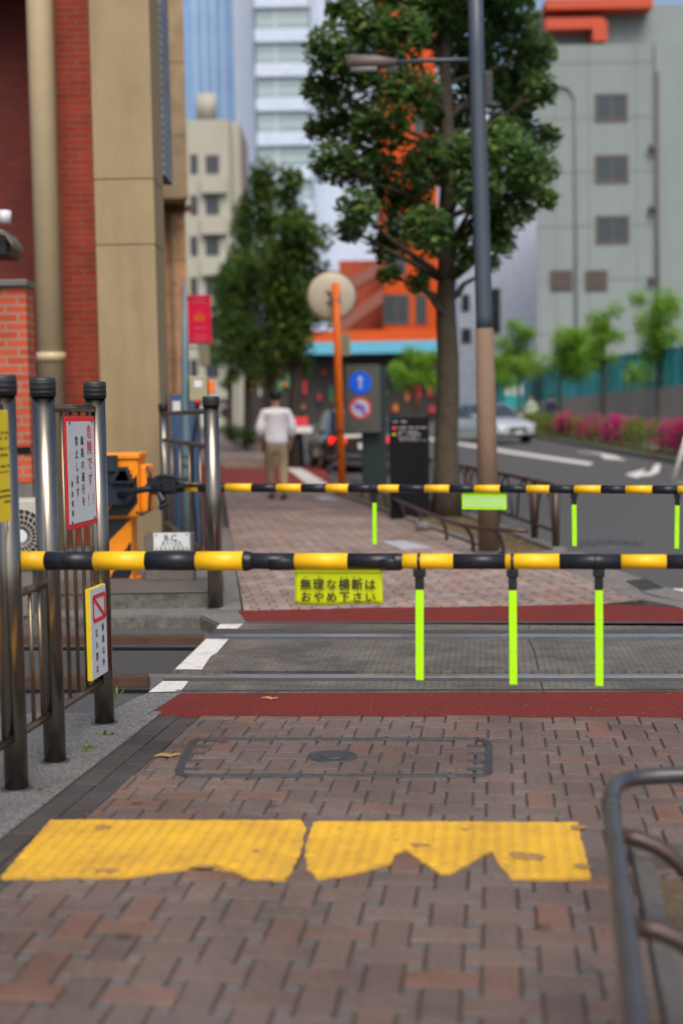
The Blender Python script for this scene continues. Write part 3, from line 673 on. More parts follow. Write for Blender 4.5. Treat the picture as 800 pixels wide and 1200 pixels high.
sm_ = []
for px, py, rx, ry in ((120, 972, .03, .03), (124, 1023, .045, .02), (240, 1018, .05, .02), (623, 1007, .055, .035), (606, 1003, .03, .02), (491, 993, .035, .02), (676, 972, .03, .03), (682, 1018, .03, .03), (300, 1000, .015, .02), (545, 975, .015, .015)):
    c = G(px, py); sm_.append([c+Vector((math.cos(a*.5236)*rx*random.uniform(.6, 1.2), math.sin(a*.5236)*ry*random.uniform(.6, 1.2), 0)) for a in range(12)])
sheet(sm_, 'paint_wear', mat('worn_through_paint', (.30, .18, .06), .8, var=.3, scale=30), z=.0085)
# ================================================================== COVERS IN THE GROUND
def ringpoly(mb, outer, inner, z0, z1):
    n = len(outer)
    for i in range(n):
        a, b, c, d = outer[i], outer[(i+1) % n], inner[(i+1) % n], inner[i]
        mb.hexa([(a.x, a.y, z0), (b.x, b.y, z0), (c.x, c.y, z0), (d.x, d.y, z0), (a.x, a.y, z1), (b.x, b.y, z1), (c.x, c.y, z1), (d.x, d.y, z1)])
def inset(poly, f):
    c = sum(poly, Vector())/len(poly); out = []
    n = len(poly)
    for i in range(n):
        a, b, d = poly[i-1], poly[i], poly[(i+1) % n]
        e1, e2 = (b-a).normalized(), (d-b).normalized(); n1 = Vector((-e1.y, e1.x, 0)); n2 = Vector((-e2.y, e2.x, 0))
        if (c-b).dot(n1+n2) < 0: n1, n2 = -n1, -n2
        bis = (n1+n2).normalized(); k = f/max(.3, bis.dot(n1)); out.append(b+bis*k)
    return out
fr = Gs((232, 866), (562, 866), (573, 869), (577, 875), (577, 905), (571, 909.5), (552, 911), (222, 911), (208, 909), (205, 903), (219, 873), (224, 868))
mc = thing('manhole_cover', 'large rounded steel frame filled with pavers, set in the near pavement', 'manhole cover', sum(fr, Vector())/len(fr))
mb = MB(); ringpoly(mb, fr, inset(fr, .03), -.006, .006); mb.build('frame', 'iron', mc, bevel=.002)
for x0, x1 in ((222, 245), (548, 568)):
    for yy in (876, 885, 894, 903):
        xo = -(yy-870)*.35 if x0 < 300 else 0
        p, q = G(x0+xo, yy), G(x1+xo, yy); mb = MB(); mb.prism([p, q, q+Vector((0, .03, 0)), p+Vector((0, .03, 0))], -.003, .0045); mb.build('bracket', 'iron', mc, bevel=.002)
cc = G(391, 887); mb = MB(); mb.cyl((cc.x, cc.y, -.01), (cc.x, cc.y, .005), .095, n=36); lid = mb.build('keyhole_lid', 'iron', mc, bevel=.003)
mb = MB(); mb.cyl((cc.x, cc.y, .005), (cc.x, cc.y, .009), .055, .05, 28); mb.build('boss', 'steel_dull', mc)
mg = G(711, 637, RZ); mb = MB(); mb.cyl((mg.x, mg.y, RZ-.01), (mg.x, mg.y, RZ+.006), .4, n=48)
for a in range(16):
    for rr_ in (.12, .22, .32):
        x_, y_ = mg.x+rr_*math.cos(a*math.pi/8+rr_*9), mg.y+rr_*math.sin(a*math.pi/8+rr_*9); mb.box((x_-.02, y_-.02, RZ+.006), (x_+.02, y_+.02, RZ+.011))
tag(mb.build('manhole_cover', 'iron'), 'round cast iron manhole cover in the asphalt beyond the far boom', 'manhole cover')
dg_ = [G(733, 683, RZ), G(757, 681, RZ), G(777, 691, RZ), G(752, 694, RZ)]
dg_t = thing('drain_grate', 'small slotted drain grate in the gutter at the right', 'drain grate', sum(dg_, Vector())/4)
mb = MB(); ringpoly(mb, dg_, inset(dg_, .02), RZ+.01, RZ+.022); mb.build('frame', 'iron', dg_t)
mb = MB()
for k in range(1, 9):
    a = dg_[0].lerp(dg_[3], k/9); b = dg_[1].lerp(dg_[2], k/9); d = (dg_[3]-dg_[0]).normalized()*.008
    mb.hexa([(p.x, p.y, RZ+.013) for p in (a-d, b-d, b+d, a+d)]+[(p.x, p.y, RZ+.02) for p in (a-d, b-d, b+d, a+d)])
mb.build('bars', 'iron', dg_t)
for q, lb in ((((447, 635), (474, 634), (504, 642), (470, 643.5)), 'pale printed map tile in the pavement near the planter corner'), (((367, 582.5), (384, 582), (398, 585.5), (377, 586)), 'pale printed map tile in the pavement beside the orange pole')):
    mb = MB(); mb.prism(Gs(*q), -.005, .006); tag(mb.build('ground_map', 'map'), lb, 'ground sign', 'printed tiles set in the far pavement')
# ================================================================== NEAR FENCE (left)
fp = [G(20, 925), G(65, 893), G(123, 848)]
fdir = (fp[2]-fp[0]).normalized(); FT = 1.55; FN = Vector((fdir.y, -fdir.x, 0))
fence = thing('fence', 'near stainless steel fence with black capped posts on the concrete apron', 'fence', fp[1])
def steel_post(p, parent, r, top, m='steel'):
    mb = MB(); mb.cyl(p, (p.x, p.y, top-.07), r, n=28); po = mb.build('post', m, parent)
    mb = MB(); mb.tube([(p.x, p.y, top-.075), (p.x, p.y, top-.01), (p.x, p.y, top)], [r+.006, r+.006, r+.003], 28)
    for k in range(3): mb.tube([(p.x, p.y, top-.06+k*.018), (p.x, p.y, top-.055+k*.018)], r+.0075, 28)
    mb.build('cap', 'cap', parent and po)
    mb = MB(); mb.tube([(p.x, p.y, p.z), (p.x, p.y, p.z+.008)], [r+.018, r+.012], 28); mb.build('collar', 'steel_dull', po)
    return po
ORG_post = {}
for p in fp: steel_post(p, fence, .0445, FT)
def along(s): return fp[0]+fdir*s
d1 = (fp[1]-fp[0]).length; d2 = (fp[2]-fp[0]).length
def rail(s0, s1, z, parent, r=.017, m='steel_rod'):
    a, b = along(s0), along(s1); mb = MB(); mb.cyl((a.x, a.y, z), (b.x, b.y, z), r, n=16); return mb.build('rail', m, parent)
def zat(px, py, s):   # height of a picture point lying above the fence line
    return V(px, py, along(s).y).z
zb = .20; zm = .73; zt = 1.43
rail(d1, d2, zb, fence); rail(d1, d2, zt, fence)
rail(0, d1, zb, fence); rail(0, d1, zm, fence)
rail(-1.2, 0, zb, fence); rail(-1.2, 0, zt, fence)
for s0, s1, n, zz in ((d1, d2, 5, zt), (0, d1, 3, zm), (-1.2, 0, 10, zt)):
    for k in range(1, n+1):
        p = along(s0+(s1-s0)*k/(n+1)); mb = MB(); mb.cyl((p.x, p.y, zb), (p.x, p.y, zz), .0085, n=12); mb.build('baluster', 'steel_rod', fence)
pp = along(-1.2); steel_post(pp, fence, .0445, FT)
# signs bolted on it
def board(name, label, cat, sA, sB, zA, zB, m_face, th=.004, m_edge=None, frame=None, off=.012, group=None):
    """flat sign on the fence, facing the pavement; returns (parent, origin, U, D, N, w, h)"""
    a, b = along(sA), along(sB); U = fdir.copy(); N = FN.copy()
    O = Vector((a.x, a.y, zB))+N*off; wd, ht = sB-sA, zB-zA; D = Vector((0, 0, -1))
    t = thing(name, label, cat, O+D*ht+U*wd/2, group)
    c = O+U*wd/2+D*ht/2
    mb = MB(); mb.obox(c-N*th/2, U, N, Vector((0, 0, 1)), wd/2, th/2, ht/2); mb.build('panel', m_edge or m_face, t, bevel=.002)
    return t, O, U, D, N, wd, ht
def s_at(px, py, pz):   # distance along fence whose point at height pz projects to px
    lo, hi = -1.5, 2.5
    for _ in range(50):
        m_ = (lo+hi)/2; q = along(m_); x = proj((q.x, q.y, pz))[0]
        if x < px: lo = m_
        else: hi = m_
    return lo
sa, sb = s_at(75, 550, 1.15), s_at(109.5, 550, 1.15)
t, O, U, D, N, wd, ht = board('danger_sign', 'white sign with red border and red and black vertical writing, between the fence posts', 'sign', sa, sb, V(95, 617, along((sa+sb)/2).y).z, V(92, 488, along((sa+sb)/2).y).z, 'signwhite', .006, 'redink')
mb = MB(); c = O+U*wd/2+D*ht/2+N*.0015; mb.obox(c, U, N, Vector((0, 0, 1)), wd/2-.018, .001, ht/2-.022); mb.build('face', 'signwhite', t)
mb = MB()
def colm(mb, txt, u, v0, v1, size, off=.0, sx=1.):
    n = len(txt)
    for i, ch in enumerate(txt): glyph(mb, ch, O+U*(u*wd)+D*(ht*(v0+(v1-v0)*(i/(max(1, n-1))))), U, D, N, size, off, .0035, sx)
colm(mb, '危険です', .77, .14, .58, ht*.135, .018); mb.build('red_lettering', 'redink', t, recalc=False); mb = MB(); colm(mb, '!', .70, .76, .76, ht*.15, .018); colm(mb, '!', .86, .76, .76, ht*.15, .018)
mb.build('exclamation_marks', 'redink', t, recalc=False)
mb = MB(); colm(mb, '線路の通行を', .52, .22, .77, ht*.092, .010); colm(mb, '禁止します', .33, .22, .68, ht*.092, .010); colm(mb, '東急電鉄', .15, .60, .86, ht*.058, .008)
mb.build('black_lettering', 'ink', t, recalc=False)
mb = MB()
for u, v in ((.12, .06), (.88, .05), (.12, .94), (.88, .94)):
    q = O+U*u*wd+D*v*ht; mb.cyl(q+N*.001, q+N*.006, .006, n=10)
mb.build('screw', 'iron', t)
sa, sb = s_at(97.5, 740, .6), s_at(117.5, 740, .6)
t, O, U, D, N, wd, ht = board('no_entry_sign', 'narrow white sign with yellow edge and crossed red box, low on the fence', 'sign', sa, sb, .245, V(108, 687, along((sa+sb)/2).y).z, 'signwhite', .02, 'signyellow', off=.03)
mb = MB(); c = O+U*wd/2+D*ht/2+N*.001; mb.obox(c, U, N, Vector((0, 0, 1)), wd/2-.003, .001, ht/2-.003); mb.build('face', 'signwhite', t)
mb = MB()
def stroke(mb, O, U, D, N, a, b, wd_, lift=.004):
    p, q = O+U*a[0]+D*a[1], O+U*b[0]+D*b[1]; d = (q-p).normalized(); s = d.cross(N).normalized()*wd_/2
    mb.face([p-s+N*lift, q-s+N*lift, q+s+N*lift, p+s+N*lift])
bx0, bx1, by0, by1 = wd*.16, wd*.84, ht*.10, ht*.36
for a, b in (((bx0, by0), (bx1, by0)), ((bx0, by1), (bx1, by1)), ((bx0, by0), (bx0, by1)), ((bx1, by0), (bx1, by1)), ((bx0, by0), (bx1, by1))): stroke(mb, O, U, D, N, a, b, .018)
mb.build('crossed_box', 'redink', t, recalc=False)
mb = MB(); colm(mb, '係員以外', .68, .47, .86, ht*.095, .012); mb.build('lettering', 'ink', t, recalc=False); mb = MB(); colm(mb, '立入禁止', .30, .50, .89, ht*.095, .012)
mb.build('lettering', 'ink', t, recalc=False)
sa, sb = s_at(-36, 540, 1.1), s_at(-4, 540, 1.1)
t, O, U, D, N, wd, ht = board('yellow_notice', 'yellow notice board cut by the left edge of the view', 'sign', sa, sb, V(2, 610, along(sb).y).z, V(2, 481, along(sb).y).z, 'signyellow', .005, off=.055)
mb = MB()
for v, w2 in ((.2, .5), (.25, .62), (.34, .7), (.40, .55), (.50, .65), (.72, .6), (.77, .66), (.82, .4)):
    for k in range(int(w2*14)):
        if random.random() < .8: stroke(mb, O, U, D, N, (wd*(.97-.05*k), ht*v), (wd*(.97-.05*k-.03), ht*v), .008, .002)
    if v == .50: mb.build('lettering', 'ink', t, recalc=False); mb = MB()
stroke(mb, O, U, D, N, (wd*.05, ht*.55), (wd*.95, ht*.55), .003, .002)
mb.build('lettering', 'ink', t, recalc=False)

# ================================================================== FAR FENCE
q0, q1 = G(253, 713), G(196, 651)
ff = thing('fence', 'far stainless steel fence between the pavement and the gate machine', 'fence', q0)
steel_post(q0, ff, .055, 1.535); steel_post(q1, ff, .045, 1.535)
for z_ in (1.43, 1.17, .35):
    mb = MB(); mb.cyl((q0.x, q0.y, z_), (q1.x, q1.y, z_), .02, n=14); mb.build('rail', 'steel_rod' if z_ < 1 else 'steel_dull', ff)
for k in range(1, 5):
    p = q0.lerp(q1, k/5); mb = MB(); mb.cyl((p.x, p.y, .35), (p.x, p.y, 1.17), .009, n=10); mb.build('baluster', 'steel_rod', ff)
# ================================================================== CROSSING BOOMS
def boom(parent, PL, PR, bands, rads, sticks, stick_len, name='pole'):
    """bands: list of (px start, px end, colour); rads: list of (px limit, radius)"""
    d = (PR-PL).normalized()
    def at(px):
        lo, hi = -3., 6.
        for _ in range(60):
            m_ = (lo+hi)/2
            if proj(PL+d*m_)[0] < px: lo = m_
            else: hi = m_
        return PL+d*lo
    def rad(px):
        for lim, r in rads:
            if px <= lim: return r
        return rads[-1][1]
    mb = MB()
    for a, b, c in bands:
        mb.mi = 0 if c == 'y' else 1
        r = rad((a+b)/2); mb.tube([at(a), at(b)], r, 28)
    o = mb.build(name, ['yellow', 'blackgl'], parent)
    for (l1, r1), (l2, r2) in zip(rads, rads[1:]):
        jn = MB(); jn.tube([at(l1-4), at(l1-3), at(l1-1), at(l1), at(l1+5), at(l1+6)], [r1+.0005, r1+.0018, r1+.0018, r1+.001, r2+.0022, r2+.0005], 28); jn.build('joint_sleeve', 'blackgl', parent)
    for px, w_, top, bot in sticks:
        p = at(px); r = rad(px)
        mb = MB(); mb.tube([p-d*.006, p+d*.006], r+.003, 24)
        mb.obox(p+Vector((0, 0, -r-.014)), d, Vector((-d.y, d.x, 0)), Vector((0, 0, 1)), w_*.75, .012, .014)
        mb.obox(p+Vector((0, 0, -r-.045)), d, Vector((-d.y, d.x, 0)), Vector((0, 0, 1)), w_*.55, .006, .032)
        br = mb.build('hanging_strip', 'black', parent, bevel=.003)
        zt_, zb_ = V(px, top, p.y).z, V(px, bot, p.y).z
        mb = MB(); lean = (px*.0)+random.uniform(-.006, .006)
        a = Vector((p.x, p.y, zt_)); b = Vector((p.x+lean, p.y, zb_)); mb.hexa([b-d*w_/2+Vector((0, -.004, 0)), b+d*w_/2+Vector((0, -.004, 0)), b+d*w_/2+Vector((0, .004, 0)), b-d*w_/2+Vector((0, .004, 0)), a-d*w_/2+Vector((0, -.004, 0)), a+d*w_/2+Vector((0, -.004, 0)), a+d*w_/2+Vector((0, .004, 0)), a-d*w_/2+Vector((0, .004, 0))])
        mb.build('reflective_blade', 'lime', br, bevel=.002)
        mb = MB(); mb.obox(a.lerp(b, .33)+Vector((0, -.0045, 0)), d, Vector((0, 1, 0)), Vector((0, 0, 1)), w_/2-.003, .0006, .0012)
        mb.obox(a.lerp(b, .66)+Vector((0, -.0045, 0)), d, Vector((0, 1, 0)), Vector((0, 0, 1)), w_/2-.003, .0006, .0012); mb.build('seam', 'limeback', br)
    return at, d
ZB = .84
NL, NR = Z(25, 657, ZB), Z(800, 658.3, ZB)
g1 = thing('crossing_boom', 'near yellow and black crossing boom with three lime hanging blades', 'crossing gate boom', (NL.x, NL.y, ZB))
yb = [(12, 55, 'y'), (55, 112, 'b'), (112, 172, 'y'), (172, 231, 'b'), (231, 286, 'y'), (286, 346, 'b'), (346, 408, 'y'), (408, 468, 'b'), (468, 531, 'y'), (531, 592, 'b'), (592, 655, 'y'), (655, 727, 'b'), (727, 780, 'y'), (780, 840, 'b'), (840, 900, 'y'), (900, 960, 'b')]
nat, nd = boom(g1, NL, NR, yb, [(290, .0365), (466, .0305), (700, .0285), (960, .0262)], [(491, .030, 681, 797), (600, .028, 684, 802), (701, .028, 686, 804)], .45)
for a, b in ((316, 346), (446, 469)):
    p, q = nat(a), nat(b); mb = MB(); mb.tube([p+Vector((0, 0, -.003)), q+Vector((0, 0, -.003))], .0318 if a < 400 else .0318, 20); mb.build('clip', 'black', g1)
# sheet hanging under the near boom
A_, B_ = nat(345), nat(447.5)
U = (B_-A_).normalized(); N = Vector((U.y, -U.x, 0)); D = Vector((0, 0, -1)); wd = (B_-A_).length
ztop, zbot = V(395, 665, A_.y).z, V(395, 707, A_.y).z; ht = ztop-zbot
O = Vector((A_.x, A_.y, ztop))+N*.004
t = thing('warning_sheet', 'lime sheet with black lettering hanging under the near boom', 'sign', O+U*wd/2+D*ht)
mb = MB(); nx = 24
for i in range(nx):
    for j in range(8):
        def sp(i, j):
            u, v = i/nx, j/8; return O+U*u*wd+D*(v*ht+.004*math.sin(u*6)*v)+N*(.003*math.sin(u*9+v*3)*v-.004)
        mb.face([sp(i, j), sp(i, j+1), sp(i+1, j+1), sp(i+1, j)], True)
bmesh.ops.remove_doubles(mb.bm, verts=mb.bm.verts[:], dist=1e-5)
s_o = mb.build('sheet', 'limesign', t, recalc=False); sm = s_o.modifiers.new('thick', 'SOLIDIFY'); sm.thickness = .0015
mb = MB(); mb.obox(O+U*wd/2+D*.006-N*.002, U, N, Vector((0, 0, 1)), wd/2+.001, .004, .010); mb.build('hem', 'limesign', t, bevel=.002)
mb = MB()
def line(mb, txt, v, u0, u1, size, off=.0):
    n = len(txt)
    for i, ch in enumerate(txt):
        if ch != ' ': glyph(mb, ch, O+U*wd*(u0+(u1-u0)*i/max(1, n-1))+D*ht*v, U, D, N, size, off, .005)
line(mb, '無理な横断は', .44, .13, .865, wd*.133, .022); line(mb, 'おやめ下さい', .79, .13, .865, wd*.128, .022)
line(mb, 'む', .25, .13, .13, wd*.045); line(mb, 'り', .25, .285, .285, wd*.045); line(mb, 'おう', .25, .545, .60, wd*.042); line(mb, 'だん', .25, .69, .745, wd*.042); line(mb, 'くだ', .615, .545, .60, wd*.042)
mb.build('lettering', 'ink', t, recalc=False)

FL, FR = Z(240, 571.5, ZB), Z(800, 574, ZB)
g2 = thing('crossing_boom', 'far yellow and black crossing boom with lime hanging blades', 'crossing gate boom', (FL.x, FL.y, ZB))
fb = [(208, 218, 'b'), (218, 238, 'y'), (238, 265, 'b'), (265, 296, 'y'), (296, 325, 'b'), (325, 354, 'y'), (354, 383, 'b'), (383, 409, 'y'), (409, 438, 'b'), (438, 468, 'y'), (468, 498, 'b'), (498, 527, 'y'), (527, 556, 'b'), (556, 586, 'y'), (586, 617, 'b'), (617, 644, 'y'), (644, 673, 'b'), (673, 704, 'y'), (704, 733, 'b'), (733, 764, 'y'), (764, 794, 'b'), (794, 825, 'y'), (825, 850, 'b')]
fat, fd = boom(g2, FL, FR, fb, [(238, .034), (438, .033), (850, .029)], [(438.5, .033, 582, 638), (672, .033, 583, 640), (793, .030, 586, 643)], .4)
A2, B2 = fat(541), fat(593); U2 = (B2-A2).normalized()
c2 = (A2+B2)/2; zt2, zb2 = V(567, 575.5, c2.y).z, V(567, 597, c2.y).z
t2 = thing('warning_sheet', 'pale blank back of the sheet hanging under the far boom', 'sign', (c2.x, c2.y, zb2))
mb = MB(); mb.obox((c2.x, c2.y, (zt2+zb2)/2), U2, Vector((-U2.y, U2.x, 0)), Vector((0, 0, 1)), (B2-A2).length/2, .002, (zt2-zb2)/2); mb.build('sheet', 'lime', t2)
mb = MB(); mb.obox((c2.x, c2.y-.004, (zt2+zb2)/2-.01), U2, Vector((-U2.y, U2.x, 0)), Vector((0, 0, 1)), (B2-A2).length/2-.012, .001, (zt2-zb2)/2-.025); mb.build('backing', 'limeback', t2)

# ================================================================== GATE MACHINE
Ym = 11.3
gm = thing('gate_machine', 'orange barrier machine with black diagonal stripes and dark lifting gear', 'barrier machine', (V(150, 600, Ym).x, Ym, 0))
def X(px, Y): return V(px, 600, Y).x
def Zy(py, Y, px=150): return V(px, py, Y).z
mb = MB(); xa, xb = X(118, Ym), X(154, Ym)
mb.box((xa, Ym, 0), (xb, Ym+.32, Zy(600, Ym))); mb.box((xa-.02, Ym-.02, 0), (xb+.03, Ym+.34, .05)); mb.build('pedestal', 'orange', gm, bevel=.012)
mb = MB(); xc, xd = X(112, Ym), X(165, Ym)
mb.box((xc, Ym-.06, Zy(606, Ym)), (xd, Ym+.36, Zy(537, Ym))); mb.build('housing', 'orange', gm, bevel=.02)
mb = MB(); mb.box((xc-.02, Ym-.08, Zy(538, Ym)), (xd+.015, Ym+.38, Zy(531, Ym))); mb.build('lid', 'orange', gm, bevel=.012)
mb = MB(); mb.box((X(163, Ym), Ym+.02, Zy(602, Ym)), (X(176, Ym), Ym+.3, Zy(545, Ym))); mb.build('motor_cover', 'orange', gm, bevel=.03, seg=3)
# diagonal stripes as thin plates standing proud of the faces
mb = MB()
def strp(x0, z0, x1, z1, hw, yy, clip):
    xl, xr, zl, zh = clip
    d = Vector((x1-x0, 0, z1-z0)).normalized(); s = Vector((-d.z, 0, d.x))*hw
    P = [Vector((x0, yy, z0))-s, Vector((x1, yy, z1))-s, Vector((x1, yy, z1))+s, Vector((x0, yy, z0))+s]
    tb = bmesh.new(); f = tb.faces.new([tb.verts.new(p) for p in P])
    for co, no in (((xl, 0, 0), (-1, 0, 0)), ((xr, 0, 0), (1, 0, 0)), ((0, 0, zl), (0, 0, -1)), ((0, 0, zh), (0, 0, 1))):
        bmesh.ops.bisect_plane(tb, geom=tb.verts[:]+tb.edges[:]+tb.faces[:], plane_co=co, plane_no=no, clear_outer=True)
    r = bmesh.ops.extrude_face_region(tb, geom=tb.faces[:]); bmesh.ops.translate(tb, verts=[v for v in r['geom'] if isinstance(v, bmesh.types.BMVert)], vec=(0, -.002, 0))
    me = bpy.data.meshes.new('x'); tb.to_mesh(me); mb.bm.from_mesh(me); tb.free(); bpy.data.meshes.remove(me)
cl1 = (xc+.012, xd-.012, Zy(604, Ym), Zy(540, Ym)); strp(X(118, Ym), Zy(626, Ym), X(172, Ym), Zy(562, Ym), .075, Ym-.061, cl1); 
cl2 = (xa+.008, xb-.008, .06, Zy(608, Ym)); strp(X(112, Ym), Zy(634, Ym), X(160, Ym), Zy(588, Ym), .07, Ym-.002, cl2); strp(X(130, Ym), Zy(690, Ym), X(160, Ym), Zy(640, Ym), .07, Ym-.002, cl2)
mb.build('stripes', 'black', gm)
yq = Ym-.16
mb = MB()   # bracket and crank carrying the boom
mb.plate([(X(112, yq), yq, Zy(548, yq)), (X(112, yq), yq, Zy(592, yq)), (X(150, yq), yq, Zy(592, yq)), (X(158, yq), yq, Zy(580, yq)), (X(150, yq), yq, Zy(566, yq)), (X(136, yq), yq, Zy(548, yq))], .03)
mb.build('bracket', 'darkblue', gm, bevel=.006)
mb = MB()
for k in range(4): mb.box((X(132+k*3, yq), yq-.05, Zy(566-k*2, yq)), (X(157-k*2, yq), yq+.06, Zy(560-k*5, yq)-.005 if k < 3 else Zy(547, yq)))
mb.box((X(110, yq), yq-.03, Zy(552, yq)), (X(139, yq), yq+.05, Zy(533, yq))); mb.build('spring_box', 'darkblue', gm, bevel=.004)
mb = MB(); mb.tube([V(160, 600, Ym-.065), V(167, 603, Ym-.02), V(175, 598, Ym), V(177, 560, Ym), V(172, 546, Ym)], .012, 8); mb.build('strap', 'black', gm)
mb = MB(); mb.cyl(V(122, 560, yq-.05), V(122, 560, yq+.05), .03, n=20); mb.cyl(V(145, 578, yq-.05), V(145, 578, yq+.08), .025, n=20); mb.build('hinge_pin', 'rust', gm)
mb = MB(); mb.tube([V(140, 579, yq), V(172, 573, FL.y+.1), fat(184)], .026, 16); mb.build('crank_arm', 'darkblue', gm)
cl = fat(196)
mb = MB(); mb.tube([fat(172), fat(180), fat(200), fat(214)], [.03, .06, .055, .04], 10); mb.obox(cl+Vector((0, -.02, .05)), fd, Vector((0, 1, 0)), Vector((0, 0, 1)), .10, .03, .02)
mb.tube([fat(176)+Vector((0, -.03, .05)), fat(190)+Vector((0, -.03, .09)), fat(204)+Vector((0, -.03, .085)), fat(221)+Vector((0, -.03, .05))], [.012, .022, .016, .006], 8)
mb.tube([fat(186)+Vector((0, -.03, -.03)), fat(192)+Vector((0, -.03, -.10)), fat(189)+Vector((0, -.03, -.15)), fat(199)+Vector((0, -.03, -.12))], [.02, .035, .03, .015], 10)
mb.obox(fat(226)+Vector((0, -.04, .02)), fd, Vector((0, 1, 0)), Vector((0, 0, 1)), .13, .012, .012)
for k in range(5): mb.cyl(fat(178+k*9)+Vector((0, -.075, .02)), fat(178+k*9)+Vector((0, .06, .02)), .009, n=8)
for k, (q, w_, h_) in enumerate(((180, .05, .03), (188, .09, .012), (200, .06, .05), (212, .10, .01))): mb.obox(fat(q)+Vector((0, -.05-.004*k, .045-.012*k)), (fd+Vector((0, 0, (-.25, .1, -.12, .2)[k]))).normalized(), Vector((0, 1, 0)), Vector((0, 0, 1)), w_, .014, h_)
mb.build('boom_clamp', 'black', gm, bevel=.003)
# sign and box on the step
Yb = 10.72
bs = thing('relay_box', 'small dark steel box with a white plate on the step', 'equipment box', (V(203, 660, Yb).x, Yb, .12))
mb = MB(); mb.box((V(173, 650, Yb).x, Yb-.16, .123), (V(229, 650, Yb).x, Yb+.02, V(203, 624, Yb).z)); mb.build('casing', 'plate', bs, bevel=.006)
mb = MB(); xl, xr = V(180, 634, Yb-.17).x, V(222.5, 634, Yb-.17).x; za, zb_ = V(200, 645, Yb-.17).z, V(200, 624.5, Yb-.17).z
mb.box((xl, Yb-.168, za), (xr, Yb-.162, zb_)); mb.build('plate', 'signwhite', bs, bevel=.002)
mb = MB(); Ox = Vector((xl, Yb-.168, zb_)); Ux, Dx, Nx = Vector((1, 0, 0)), Vector((0, 0, -1)), Vector((0, -1, 0)); pw, ph = xr-xl, zb_-za
for txt, v, sz, u0, st in (('B.C.', .28, .065, .36, .10), ('R=150', .60, .046, .28, .11), ('S=1000', .87, .046, .20, .12)):
    for i, ch in enumerate(txt): glyph(mb, ch, Ox+Ux*pw*(u0+st*i)+Dx*(ph*v), Ux, Dx, Nx, sz, .02 if sz > .05 else .008, .0015)
mb.build('lettering', 'ink', bs, recalc=False)
mb = MB()
for u in (.08, .92):
    for v in (.12, .88): q = Ox+Ux*pw*u+Dx*ph*v; mb.cyl(q, q+Nx*.004, .007, n=10)
mb.build('screw', 'iron', bs)

# ================================================================== POLES BEHIND THE MACHINE
Yp = 13.2
pb = G(224, 662); tp = V(217, 425, Yp)
bp = thing('signal_pole', 'slate blue pole with red button and hanging black cable beside the far fence', 'pole', (V(221, 640, Yp).x, Yp, 0))
mb = MB(); mb.tube([(V(222, 650, Yp).x, Yp, 0), V(219, 560, Yp), V(217, 425, Yp), V(216.5, 330, Yp)], [.048, .045, .04, .012], 18); mb.build('shaft', 'slate', bp)
mb = MB(); mb.box((V(223, 450, Yp).x, Yp-.1, V(235, 470, Yp).z), (V(244, 450, Yp).x, Yp+.08, V(235, 441, Yp).z)); cb = mb.build('control_box', 'ctrl', bp, bevel=.008)
mb = MB(); mb.box((V(245, 450, Yp).x, Yp-.05, V(235, 461, Yp).z), (V(251, 450, Yp).x, Yp+.02, V(235, 446, Yp).z)); mb.build('lens', 'fluo', cb, bevel=.01)
mb = MB(); mb.box((V(229, 450, Yp).x, Yp-.104, V(235, 454, Yp).z), (V(238, 450, Yp).x, Yp-.1, V(235, 446, Yp).z)); mb.build('window', 'signwhite', cb)
mb = MB(); mb.ball(V(231.5, 472, Yp-.12), .037); mb.build('button', 'rubber_red', bp)
mb = MB(); mb.tube([V(231, 474, Yp-.1), V(229, 500, Yp-.06), V(225, 530, Yp-.08), V(226, 580, Yp-.06), V(231, 640, Yp-.08), V(234, 664, Yp-.1)], .019, 10); mb.build('cable', 'black', bp)
mb = MB()
for yy in (520, 535, 546, 560): mb.cyl(V(214, yy, Yp-.03), V(226, yy, Yp-.07), .008, n=8)
mb.build('strap', 'rust', bp)
Yc = 14.6
mb = MB(); mb.box((V(200, 500, Yc).x, Yc, 0), (V(231, 500, Yc).x, Yc+.35, V(215, 462, Yc).z)); t = thing('cabinet', 'tall narrow blue cabinet behind the slate blue pole', 'cabinet', (V(215, 500, Yc).x, Yc+.1, 0)); mb.build('body', 'bluebox', t, bevel=.01)
mb = MB(); mb.box((V(203, 500, Yc).x, Yc-.004, V(215, 482, Yc).z), (V(212, 500, Yc).x, Yc-.001, V(215, 470, Yc).z)); mb.build('label_plate', 'signwhite', t)
mb = MB(); mb.box((V(204, 500, Yc).x, Yc-.006, .1), (V(205, 500, Yc).x, Yc-.001, 1.2)); mb.build('door_seam', 'black', t)
Yr = 12.9
mb = MB(); mb.tube([(V(243, 640, Yr).x, Yr, 0), V(243, 500, Yr), V(242, 474, Yr)], .03, 12); tag(mb.build('pipe_post', 'maroon'), 'thin maroon pipe post just behind the far fence post', 'post')
mb = MB(); xx = V(193, 600, 13.9).x; mb.box((xx-.035, 13.95, 0), (xx+.02, 14.03, 1.45)); tag(mb.build('angle_post', 'rustpost', bevel=.004), 'rusty brown angle post against the tan pillar', 'post')

